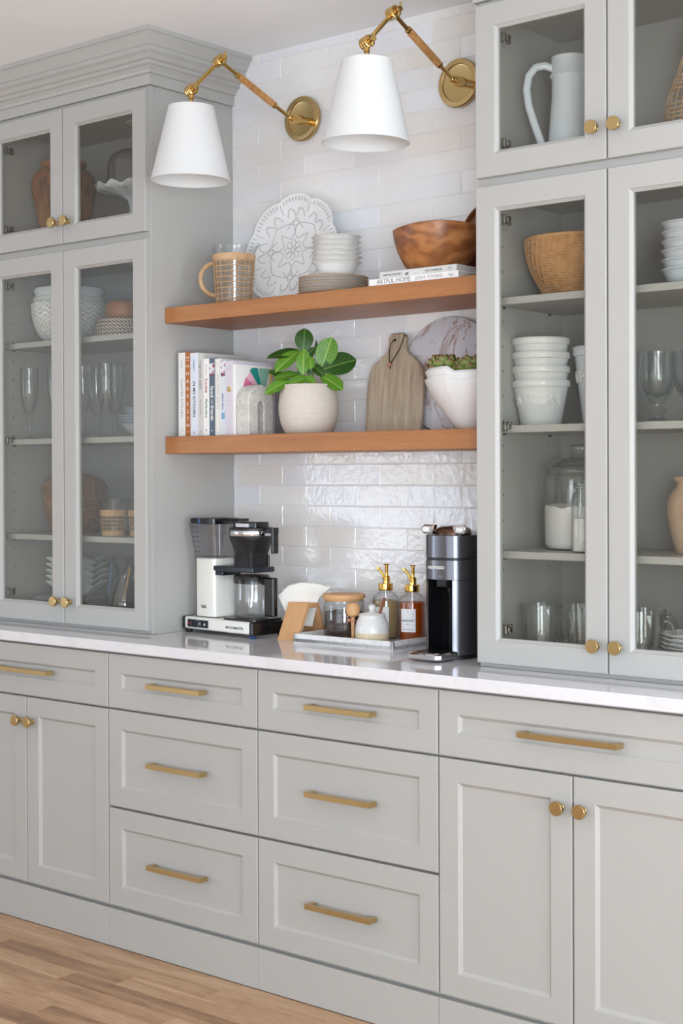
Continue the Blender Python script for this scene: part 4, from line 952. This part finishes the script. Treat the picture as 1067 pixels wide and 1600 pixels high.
# capsule machine
t = thing('capsule_machine', 'gunmetal and black capsule coffee machine with a chrome drip tray', 'coffee machine', (.438, .335, ZK), rad(2))
def upoly(w_, yb, r, yf, n=10):   # rounded front, square back
    return [(w_, yb)] + [(w_-r+r*math.cos(-PI/2*i/n), yf+r+r*math.sin(-PI/2*i/n)) for i in range(n+1)] + [(-w_+r+r*math.cos(-PI/2-PI/2*i/n), yf+r+r*math.sin(-PI/2-PI/2*i/n)) for i in range(n+1)] + [(-w_, yb)]
out = upoly(.068, .165, .055, -.098)
MB().prism(upoly(.0665, .165, .0535, -.0965), .262, .270).build('collar_gap', blackm, t)
MB().prism(out, .2015+.009, .2635, b=.0012).build('brand_band', gunmetal, t, smooth=40)
MB().prism(out, .268, .330, b=.002).build('top_collar', gunmetal, t, smooth=40)
MB().prism([(x, y) for x, y in out], 0.001, .012).build('foot_ring', blackm, t)
# side shells with a recess between them
side = [(.068, .165)] + [(.068-.055+.055*math.cos(-PI/2*i/10), -.043+.055*math.sin(-PI/2*i/10)) for i in range(8)] + [(.033, -.06), (.036, -.02), (.036, .165)]
MB().prism(side, .004, .2115, b=.001).build('side_shell', gunmetal, t, smooth=40)
MB().prism([(-x, y) for x, y in side], .004, .2115, b=.001).build('side_shell', blackp, t, smooth=40)
MB().prism([(-.0355, .0), (.0355, .0), (.0355, .16), (-.0355, .16)], .004, .2115).build('recess_back', blackp, t)
MB().prism([(-.0355, -.055), (-.015, -.086), (.015, -.086), (.0355, -.055), (.0355, .0), (-.0355, .0)], .190, .2115, b=.002).lathe([(0, .172), (.008, .172), (.012, .19), (0, .19)], 16, c=(0, -.045, 0)).build('spout', blackp, t)
b = MB(); b.box(-.0345, .0345, -.001, .0, .01, .18); b.build('recess_panel', blackm, t)
text('NESPRESSO', .0105, inkwhite, t, (-.009, -.0983, .243), bold=.0002)
text('N', .012, inkgrey, t, (.005, -.0983, .219), shear=.2)
b = MB(); b.prism([(-.052, -.165), (-.040, -.178), (.040, -.178), (.052, -.165), (.050, -.07), (-.050, -.07)], .004, .022, b=.004); o = b.build('drip_tray', chrome, t, smooth=40)
MB().prism([(-.043, -.162), (-.034, -.170), (.034, -.170), (.043, -.162), (.042, -.075), (-.042, -.075)], .0222, .0232).build('grid', dchrome, o)
MB().lathe([(0, .329), (.050, .329), (.050, .335), (.046, .345), (.036, .351), (.012, .353), (0, .353)], 40, c=(0, -.028, 0)).build('dome_lid', plain('bronze_lid', (96, 70, 56), .2, .8), t, smooth=50)
for sg in (-1, 1):
    q = [(sg*.036, .331), (sg*.028, .356), (sg*.060, .357), (sg*.070, .350), (sg*.071, .341), (sg*.064, .333)]
    o = MB().prism(q, -.080, -.060, lambda u, v, w_: (u, w_, v), .003).build('lever_ear', chrome, t, smooth=40)
    MB().prism([(sg*.044, .3385), (sg*.042, .350), (sg*.060, .351), (sg*.066, .345), (sg*.060, .338)], -.0806, -.080, lambda u, v, w_: (u, w_, v)).build('ear_plate', ceramic, o)
b = MB(); b.prism([(.0, .06), (.062, .06), (.062, .175), (-.062, .175), (-.062, .06)], .012, .31, b=.003); b.build('water_tank', blackp, t)

# ================================================================== inside the cabinet of flutes
def FZs(i): return (FZ, SHV[2], SHV[1], SHV[0])[i]
# urn, cake stand, cloche (top)
t = thing('wooden_urn', 'weathered brown wooden urn with a flared lip, alone behind the upper glass door', 'urn', (-1.234, .36, FZ2))
MB().lathe([(0, 0), (.066, 0), (.070, .004), (.078, .04), (.096, .12), (.109, .185), (.110, .21), (.102, .24), (.084, .258), (.072, .262), (.070, .268), (.0775, .276), (.0765, .286), (.066, .286), (.062, .27), (.055, .26), (0, .258)], 48, disp=lambda a, k, r, z: (r*(1+.012*math.sin(2*a+z*20)), z)).build('urn_body', terrac, t, smooth=60)
t = thing('cake_stand', 'white ruffled cake stand beside the wooden urn', 'cake stand', (-.8725, .355, FZ2))
MB().lathe([(0, 0), (.055, 0), (.058, .003), (.05, .008), (.025, .02), (.017, .05), (.016, .09), (.022, .115), (.05, .132), (.10, .142), (.122, .150), (.128, .158), (.124, .159), (.098, .148), (0, .142)], 96, disp=lambda a, k, r, z: (r*(1+(.02*math.sin(13*a) if r > .11 else 0)), z+(.0065*math.sin(13*a) if r > .11 else 0))).build('stand_body', ceramic_b, t, smooth=60)
t = thing('glass_cloche', 'clear glass cloche standing on the white ruffled cake stand', 'cloche', (-.8725, .355, FZ2+.1425))
MB().lathe([(.086, 0), (.088, 0), (.088, .085), (.078, .115), (.05, .133), (.018, .138), (.008, .142), (.013, .155), (.009, .165), (0, .167), (0, .136), (.05, .130), (.076, .113), (.086, .084), (.086, 0)], 48).build('dome', ware_g, t, smooth=60)
# herringbone bowl and nested bowls
def chev(a, k, r, z):
    if r < .06 or k > .5: return (r, z)
    n_ = 18; u = (a/(2*PI)*n_) % 1.0; tri = abs(u-.5)*2; ph = (z/.013+tri*1.0) % 1.0
    return (r+(.0028 if ph < .55 else 0), z)
zb = SHV[0]
hp_ = [(.05, 0)] + [(.05+.078*math.sin(PI/2*i/26)**.8, .004+.128*(1-math.cos(PI/2*i/26))) for i in range(1, 27)] + [(.128, .136)]
t = tag(link('mixing_bowl', None, None, (-1.2072, .36, zb)), 'white bowl carved with a herringbone pattern, lowest of the nested bowls', 'bowl')
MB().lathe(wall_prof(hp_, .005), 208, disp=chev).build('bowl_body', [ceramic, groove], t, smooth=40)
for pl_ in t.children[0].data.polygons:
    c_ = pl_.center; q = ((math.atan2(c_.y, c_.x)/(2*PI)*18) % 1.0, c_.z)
    if math.hypot(c_.x, c_.y) > .062 and pl_.normal.dot(Vector((c_.x, c_.y, 0)).normalized()) > .1 and (q[1]/.013+abs(q[0]-.5)*2) % 1.0 > .58: pl_.material_index = 1  # groove faces get the painted shading colour
for nm, lb, z0, r1, r0, h in (('mixing_bowl', 'cream mixing bowl of which only the rim shows above the herringbone bowl', .030, .1225, .07, .125), ('mixing_bowl', 'pale blue bowl nested on top of the cream and herringbone bowls', .068, .119, .085, .118)):
    t = tag(link(nm, None, None, (-1.2072, .36, zb+z0)), lb, 'bowl')
    MB().lathe(wall_prof([(r0-.01, 0), (r0, .004), (r0+.02, h*.3), (r1-.006, h*.75), (r1-.001, h-.012), (r1+.002, h-.010), (r1+.001, h)], .005), 56).build('bowl_body', ceramic_b if z0 > .05 else celadon, t, smooth=50)
cm = MB()
for k in range(8): 
    r_ = .012+.0105*k; cm.tube([(r_*math.cos(2*PI*i/72), r_*math.sin(2*PI*i/72), .0055+.0012*(k > 6)) for i in range(72)], .0058, 6, True)
cm = cm.mesh('coil', rope, 60)
for k in range(5):
    t = link('woven_plate', cm, None, (-.9225+random.uniform(-.003, .003), .35, zb+.0125*k), (0, 0, k*1.1)); s_ = 1+.06*(4-k)*.6; t.scale = (s_, s_, 1)
    tag(t, 'brown and white rope-wrapped coiled plate, %s of the stack under the wooden box' % ('lowest', 'second from below', 'middle one', 'second from above', 'topmost')[k], 'plate', 'coiled plates in the flute cabinet')
t = thing('wooden_box', 'round turned honey coloured wooden box on the coiled plates', 'box', (-.9225, .35, zb+.0635))
MB().lathe([(0, 0), (.050, 0), (.058, .006), (.061, .025), (.060, .046), (.052, .058), (.035, .062), (0, .063)], 40).build('box_body', oak_shelf, t, smooth=50)
# flutes
fl = [(0, 0), (.030, 0), (.031, .0015), (.022, .004), (.008, .009), (.0062, .014), (.0070, .05), (.0095, .07), (.0125, .078), (.019, .10), (.0265, .135), (.0305, .175), (.0315, .21), (.0300, .245), (.0288, .245), (.0302, .21), (.029, .172), (.0248, .135), (.0172, .102), (.006, .085), (0, .083)]
fm = MB().lathe(fl, 40, disp=lambda a, k, r, z: (r*(1+(.035*math.cos(8*a) if .012 < z < .13 else 0)), z)).mesh('flute', ware_g, 60)
for x, y, lb in ((-1.3015, .26, 'clear champagne flute standing alone nearest the hinge side'), (-1.1755, .275, 'clear champagne flute partly hidden by the door meeting stiles, second from the hinge side'), (-1.1000, .325, 'clear champagne flute just past the door meeting stiles, front of a pair'), (-1.140, .42, 'clear champagne flute at the back of the shelf behind the pair'), (-.9335, .282, 'clear champagne flute directly in front of the stacked white plates'), (-1.0065, .385, 'clear champagne flute behind and beside the stacked white plates')):
    tag(link('champagne_flute', fm, None, (x, y, SHV[1])), lb, 'glass', 'champagne flutes')
t = thing('serving_bowl', 'white bowl under the stacked small plates beside the flutes', 'bowl', (-.862, .40, SHV[1]))
MB().lathe(wall_prof([(.045, 0), (.048, .004), (.07, .022), (.088, .042)], .004), 48).build('bowl_body', ceramic, t, smooth=50)
p2 = MB().lathe([(0, 0), (.055, 0), (.06, .002), (.098, .010), (.100, .012), (.097, .0125), (.06, .005), (0, .004)], 48).mesh('plate', ceramic_b, 50)
for k in range(7):
    s_ = 1.0 if k < 4 else .78
    o = link('side_plate', p2, None, (-.862, .40, SHV[1]+.0375+.0085*k), (0, 0, k)); o.scale = (s_, s_, .85)
    tag(o, 'white plate, %s of the pile on the serving bowl beside the flutes' % ('lowest', 'second', 'third', 'fourth', 'fifth', 'sixth', 'topmost seventh')[k] + ('' if k else ' plate'), 'plate', 'white plates beside the flutes')
t = thing('dark_cup', 'small dark blue glazed cup on top of the white plates', 'cup', (-.872, .40, SHV[1]+.1015))
MB().lathe(wall_prof([(.03, 0), (.036, .004), (.038, .03), (.037, .055)], .003), 32).build('cup_body', darkblue, t, smooth=50)
# seagrass basket, rattan tumblers
def coil(b, rf, z0, z1, n, rr, wv=26, seg=104):
    for k in range(n):
        z = z0+(z1-z0)*k/(n-1); r_ = rf((k)/(n-1))
        b.tube([((r_+.0012*math.sin(wv*t_+k*PI*.62))*math.cos(t_), (r_+.0012*math.sin(wv*t_+k*PI*.62))*math.sin(t_), z) for t_ in [2*PI*i/seg for i in range(seg)]], rr, 5, True)
t = thing('lidded_basket', 'brown seagrass basket with a domed lid behind the rattan tumbler', 'basket', (-1.2070, .38, SHV[2]))
b = MB(); coil(b, lambda k: .074+.030*math.sin(PI*.5*min(1, k*1.15)), .005, .140, 19, .0044); b.lathe([(0, .001), (.072, .001), (.09, .06), (.1, .14), (.09, .14), (0, .138)], 40); b.build('basket_body', seagrass, t, smooth=60)
b = MB()
for k in range(14):
    q = k/13; r_ = .105*math.cos(q*PI/2*.93)+.002; coil(b, lambda kk, r_=r_: r_, .147+.052*math.sin(q*PI/2), .148+.052*math.sin(q*PI/2), 1 if False else 2, .0043)
b.ball((0, 0, .202), .012, 14, 9); b.build('lid', seagrass, t, smooth=60)
def tumbler(label, x, y):
    t = thing('rattan_tumbler', label, 'glass', (x, y, SHV[2]), 0, 'rattan sleeved tumblers'); rf = lambda z: .035+.0105*z/.12
    MB().lathe(wall_prof([(.033, 0), (.035, .002)]+[(rf(z), z) for z in (.03, .06, .09, .12)], .002), 44).build('glass_body', ware_g, t, smooth=50)
    b = MB(); open_weave(b, rf, .018, .066, 5, 15, .001)
    for z in list(.002+.003*i for i in range(5))+list(.068+.003*i for i in range(6)): b.tube([((rf(z)+.0018)*math.cos(2*PI*i/48), (rf(z)+.0018)*math.sin(2*PI*i/48), z) for i in range(48)], .0018, 5, True)
    b.build('rattan_sleeve', rattan, t)['kind'] = 'stuff'
tumbler('glass tumbler in a cane rattan sleeve in front of the seagrass basket', -.897, .279); tumbler('second rattan sleeved tumbler, mostly hidden behind the door stile', -.800, .315)
# bottom shelf: plates, folded bowls, flask
for k in range(4):
    o = link('dinner_plate', p2, None, (-1.214, .365, FZ+.0085*k), (0, 0, k)); o.scale = (1.27, 1.27, .85)
    tag(o, 'large white plate, %s of the stack under the square folded bowls' % ('lowest', 'second from below', 'second from above', 'topmost')[k], 'plate', 'large plates under the square bowls')
b = MB(); sh = lambda a: .062/max(abs(math.cos(a)), abs(math.sin(a)))**.85
def sqb(u, v, inn):
    a = 2*PI*u; pk = (abs(math.sin(2*a)))**1.2; rr = sh(a)*(.36+.64*v); z = .004+.040*v**1.2+.016*v*(pk-.5)
    return (rr*math.cos(a)*(.96 if inn else 1), rr*math.sin(a)*(.96 if inn else 1), z+(.003 if inn else 0))
b.surf(lambda u, v: sqb(u, v, 0), 64, 8, True); b.surf(lambda u, v: sqb(u, v, 1), 64, 8, True)
b.add([sqb(i/64, 0, 0) for i in range(64)], [tuple(range(64))]); b.add([sqb(i/64, 0, 1) for i in range(64)], [tuple(range(64))])
b.add([sqb(i/64, 1, q) for q in (0, 1) for i in range(64)], [(i, (i+1) % 64, 64+(i+1) % 64, 64+i) for i in range(64)])
sqm = b.mesh('square_bowl', celadon, 40)
for k in range(5):
    o = link('square_bowl', sqm, None, (-1.180, .365, FZ+.0385+.0205*k), (0, 0, rad(6+2*k))); o.scale = (1.28, 1.28, 1)
    tag(o, 'white square bowl with folded corners, %s in the stack on the large plates' % ('lowest', 'second from below', 'middle one', 'second from above', 'topmost')[k], 'bowl', 'square folded bowls')
t = thing('glass_flask', 'glass coffee flask holding dark liquid, with a wood collar and stirrer, beside the square bowls', 'flask', (-.895, .325, FZ))
MB().lathe(wall_prof([(.05, 0), (.058, .004), (.060, .012), (.052, .06), (.036, .10), (.026, .118), (.028, .126), (.042, .165), (.048, .182)], .002), 44).build('glass_body', thick_g, t, smooth=50)
MB().lathe([(0, .004), (.0555, .004), (.0570, .012), (.052, .042), (0, .043)], 36).build('dark_liquid', darkliq, t, smooth=50)
b = MB()
for k in range(12): b.ball((-.0555+.0016*k, -.022, .062+.0095*k), .0032, 8, 6)
b.build('bead_string', plain('blue_glass_bead', (130, 180, 225), .1), t)
MB().tube([(.02, -.02, .05), (.06, -.03, .155)], .003, 8).build('stirrer', beech, t)

# ================================================================== inside the cabinet of popcorn bowls
t = thing('jug', 'tall white ceramic jug with a big looped handle, alone behind its glass door', 'jug', (.772, .36, FZ2))
MB().lathe(wall_prof([(.052, 0), (.0555, .003), (.0560, .02), (.0545, .07), (.0500, .13), (.0455, .18), (.0450, .22), (.0465, .236), (.0470, .236), (.0470, .240), (.0462, .241), (.0462, .282), (.0470, .285)], .004), 56).build('jug_body', ceramic_b, t, smooth=40)
b = MB()
for k in range(30): b.ball((.0478*math.cos(2*PI*k/30), .0478*math.sin(2*PI*k/30), .238), .0022, 8, 5)
b.build('beading', ceramic_b, t)
hp = [(-.043, .258), (-.062, .266), (-.086, .262), (-.104, .240), (-.110, .205), (-.104, .160), (-.088, .110), (-.070, .060), (-.058, .025), (-.050, .015)]
hpp = []
for i in range(len(hp)-1):
    for q in range(3): hpp.append(lerp(hp[i], hp[i+1], q/3))
hpp.append(hp[-1]); ca, sa = math.cos(rad(38)), math.sin(rad(38))
MB().tube([(x*ca, x*sa, z) for x, z in [(p[0], p[1]) for p in hpp]], .0075, 12, flat=1.35).build('handle', ceramic_b, t, smooth=60)
t = thing('woven_bottle', 'bottle shaped openwork vase of woven cane beside the white jug', 'vase', (1.108, .385, FZ2))
def wr(z): return .040+.030*math.sin(PI*min(1, (z+.02)/.20))**.8 if z < .16 else max(.018, .052-.36*(z-.16))
b = MB(); ms = [0, 0]
for k in range(26):
    z = .004+.30*k/25; dens = 1 if (k % 6) < 4 else 0
    if dens: b.tube([((wr(z)+.001*math.sin(20*t_+k*PI))*math.cos(t_), (wr(z)+.001*math.sin(20*t_+k*PI))*math.sin(t_), z+.002*math.sin(2*t_+k)) for t_ in [2*PI*i/72 for i in range(72)]], .0024, 5, True)
for k in range(22):
    a = 2*PI*k/22; b.tube([((wr(z)+.0005)*math.cos(a+.25*math.sin(8*z)), (wr(z)+.0005)*math.sin(a+.25*math.sin(8*z)), z) for z in [.002+.30*i/22 for i in range(23)]], .0014, 4)
b.build('cane_weave', rattan, t)['kind'] = 'stuff'
MB().lathe([(0, 0), (.038, 0), (.038, .004), (0, .004)], 32).build('base', rattan, t)
t = thing('rattan_bowl', 'round golden rattan bowl on the top shelf above the popcorn bowls', 'bowl', (.790, .372, SHV[0]))
b = MB(); rfb = lambda k: .078+.056*math.sin(PI/2*k)**.9
coil(b, rfb, .005, .148, 24, .0038, 30, 120); b.lathe([(0, .001), (.076, .001), (.10, .04), (.122, .10), (.131, .15), (.126, .15), (.112, .09), (.07, .02), (0, .012)], 48)
for sg in (-1, 1):
    for k in range(40):
        a = 2*PI*k/40; 
        if sg > 0: b.tube([((rfb(i/23)+.0036)*math.cos(a+.35*i/23), (rfb(i/23)+.0036)*math.sin(a+.35*i/23), .005+.143*i/23) for i in range(24)], .0014, 4)
b.tube([(.1345*math.cos(2*PI*i/64), .1345*math.sin(2*PI*i/64), .151) for i in range(64)], .005, 8, True); b.build('weave', rattan_d, t, smooth=60)
b = MB().lathe(wall_prof([(.038, 0), (.041, .003), (.056, .016), (.064, .032), (.0665, .038), (.0715, .0405), (.0715, .0425)], .003), 48); sbm = b.mesh('bowl', ceramic_b, 50)
for k in range(6):
    tag(link('small_bowl', sbm, None, (1.1245, .335, SHV[0]+.0005+.0225*k), (0, 0, k)), 'white rimmed bowl, %s of the stack beside the rattan bowl' % ('lowest', 'second from below', 'third from below', 'third from above', 'second from above', 'topmost')[k], 'bowl', 'white rimmed bowls')
# popcorn bowls
pcm = MB().lathe(wall_prof([(.049, 0), (.0525, .003), (.070, .098), (.0705, .100), (.0745, .101), (.0755, .103), (.0755, .114), (.0745, .117)], .0032), 72).mesh('bowl', ceramic, 40)
def letters(t, word, r0, r1, h, z, size, a_mid, step):
    sl = math.atan2(r1-r0, h)
    for k, ch in enumerate(word):
        a = a_mid+(k-(len(word)-1)/2)*step; rr = r0+(r1-r0)*z/h+.0002
        ex = Vector((-math.sin(a), math.cos(a), 0)); n_ = Vector((math.cos(a)*math.cos(sl), math.sin(a)*math.cos(sl), -math.sin(sl))); ey = n_.cross(ex)
        text(ch, size, ceramic, t, (rr*math.cos(a), rr*math.sin(a), z), mrot(ex, ey), 'raised_letter', .003, .0010)
pn = ('lowest', 'second from below', 'second from above', 'topmost')
for k in range(4):
    t = thing('popcorn_bowl', 'white tapered popcorn bowl, %s of the stack of four' % pn[k] + (', its raised word in full view' if k == 0 else ''), 'bowl', (.6975, .338, SHV[1]+.0365*k), 0, 'stacked popcorn bowls')
    link('bowl_body', pcm, t)
    letters(t, 'POPCORN', .0525, .070, .098, .066, .037, rad(-72), .285) if k == 0 else None
t = thing('popcorn_bucket', 'taller white popcorn bucket standing behind the stacked popcorn bowls', 'bucket', (.832, .43, SHV[1]))
MB().lathe(wall_prof([(.052, 0), (.055, .003), (.076, .178), (.0765, .180), (.0805, .181), (.0815, .184), (.0815, .200), (.080, .204)], .0035), 64).build('bucket_body', ceramic_b, t, smooth=40)
letters(t, 'POPCORN', .055, .076, .178, .125, .042, rad(-95), .30)
# goblets
gp = [(0, 0), (.034, 0), (.036, .002), (.034, .005), (.022, .009), (.016, .013), (.0155, .018), (.0215, .026), (.0225, .030), (.0165, .038), (.0145, .044), (.0155, .048), (.022, .050), (.020, .054), (.031, .070), (.040, .090), (.0435, .110), (.0415, .150), (.042, .174), (.0395, .174), (.0385, .15), (.040, .11), (.036, .09), (.026, .072), (0, .062)]
gm = MB().lathe(gp, 64, disp=lambda a, k, r, z: (r*(1+(.07*abs(math.cos(5*a)) if .055 < z < .15 and k < .8 else 0)), z)).mesh('goblet', thick_g, 40)
for x, y, lb in ((1.0362, .33, 'pressed glass goblet with fluted sides, fully in view on the middle shelf'), (1.1325, .327, 'pressed glass goblet cut off by the picture edge, beside its twin'), (1.215, .40, 'pressed glass goblet at the back of the middle shelf, outermost of the three')):
    tag(link('goblet', gm, None, (x, y, SHV[1]), (0, 0, .3)), lb, 'glass', 'pressed glass goblets')
# flour jar, small jar, wooden vase
t = thing('flour_jar', 'big glass storage jar of flour with a domed knob lid', 'jar', (.785, .385, SHV[2]))
MB().lathe(wall_prof([(.080, 0), (.088, .004), (.0925, .014), (.0940, .18), (.092, .192), (.088, .196), (.090, .199), (.090, .205)], .003), 56).build('glass_body', ware_g, t, smooth=50)
MB().lathe([(0, .005), (.085, .005), (.0895, .014), (.0905, .112), (.06, .116), (.03, .110), (0, .113)], 56, disp=lambda a, k, r, z: (r, z+(.003*math.sin(5*a)+.002*math.sin(13*a) if z > .1 and r > 0 else 0))).build('flour', flour, t, smooth=60)
MB().lathe([(0, .207), (.094, .206), (.096, .209), (.094, .213), (.075, .221), (.070, .226), (.055, .230), (.048, .235), (.030, .238), (.026, .242), (.023, .247), (.027, .256), (.0265, .266), (.018, .272), (0, .273)], 56).build('lid', thick_g, t, smooth=30)
t = thing('small_jar', 'small clear glass jar of flour in front of the big flour jar', 'jar', (.868, .262, SHV[2]))
MB().lathe(wall_prof([(.026, 0), (.029, .003), (.030, .01), (.030, .13), (.027, .143), (.019, .150), (.019, .158), (.024, .160), (.024, .165)], .002), 36).build('glass_body', ware_g, t, smooth=50)
MB().lathe([(0, .004), (.0265, .004), (.0275, .01), (.0275, .085), (0, .087)], 32).build('flour', flour, t, smooth=50)
MB().lathe([(0, .160), (.018, .160), (.025, .167), (.024, .172), (0, .174)], 32).build('stopper', thick_g, t, smooth=50)
t = thing('wooden_vase', 'pale turned wooden vase with a narrow flared neck', 'vase', (1.1005, .375, SHV[2]))
MB().lathe([(0, 0), (.031, 0), (.034, .003), (.046, .05), (.0555, .10), (.0545, .125), (.045, .148), (.033, .161), (.0305, .168), (.031, .174), (.0385, .180), (.0395, .185), (.0385, .188), (.030, .187), (.026, .17), (0, .165)], 48).build('vase_body', palewood, t, smooth=50)
# glass mugs
mm = MB().lathe(wall_prof([(.032, 0), (.037, .002), (.042, .010), (.0475, .045), (.0490, .08), (.0495, .113)], .0022), 44).mesh('mug_body', ware_g, 50)
hb = MB(); hb.tube([(.0475, 0, .092), (.058, 0, .097), (.070, 0, .088), (.0745, 0, .068), (.070, 0, .045), (.059, 0, .028), (.0455, 0, .024)], [.006, .0054, .0050, .0048, .0050, .0054, .006], 10); hm_ = hb.mesh('handle', handle_g, 60)
for x, y, rz, lb in ((.7615, .242, 36, 'clear glass mug with its handle turned out, in front near the cabinet side'), (.7000, .325, 60, 'clear glass mug close behind the front one at the cabinet side'), (.8855, .246, 70, 'clear glass mug half hidden by the door meeting stiles, front row'), (.7995, .352, 60, 'clear glass mug at the back, behind the half hidden front mug'), (1.0430, .242, 36, 'clear glass mug with its handle turned toward the stacked plates'), (.992, .355, 40, 'clear glass mug at the back, closest to the stacked plates')):
    t = thing('glass_mug', lb, 'mug', (x, y, FZ), rad(rz), 'clear glass mugs'); link('mug_body', mm, t); link('handle', hm_, t)
b = MB().lathe(wall_prof([(.038, 0), (.042, .002), (.060, .008), (.072, .014), (.077, .017)], .0028), 72, disp=lambda a, k, r, z: (r*(1+(.012*math.sin(11*a) if r > .06 else 0)), z+(.0012*math.sin(11*a) if r > .06 else 0))); dm = b.mesh('dish', ceramic, 50)
for k in range(6):
    tag(link('ruffled_dish', dm, None, (1.1505, .292, FZ+.0105*k), (0, 0, k*.7)), 'white ruffled dish, %s of the stack beside the glass mugs' % ('lowest', 'second from below', 'third from below', 'third from above', 'second from above', 'topmost')[k], 'dish', 'ruffled dishes beside the mugs')
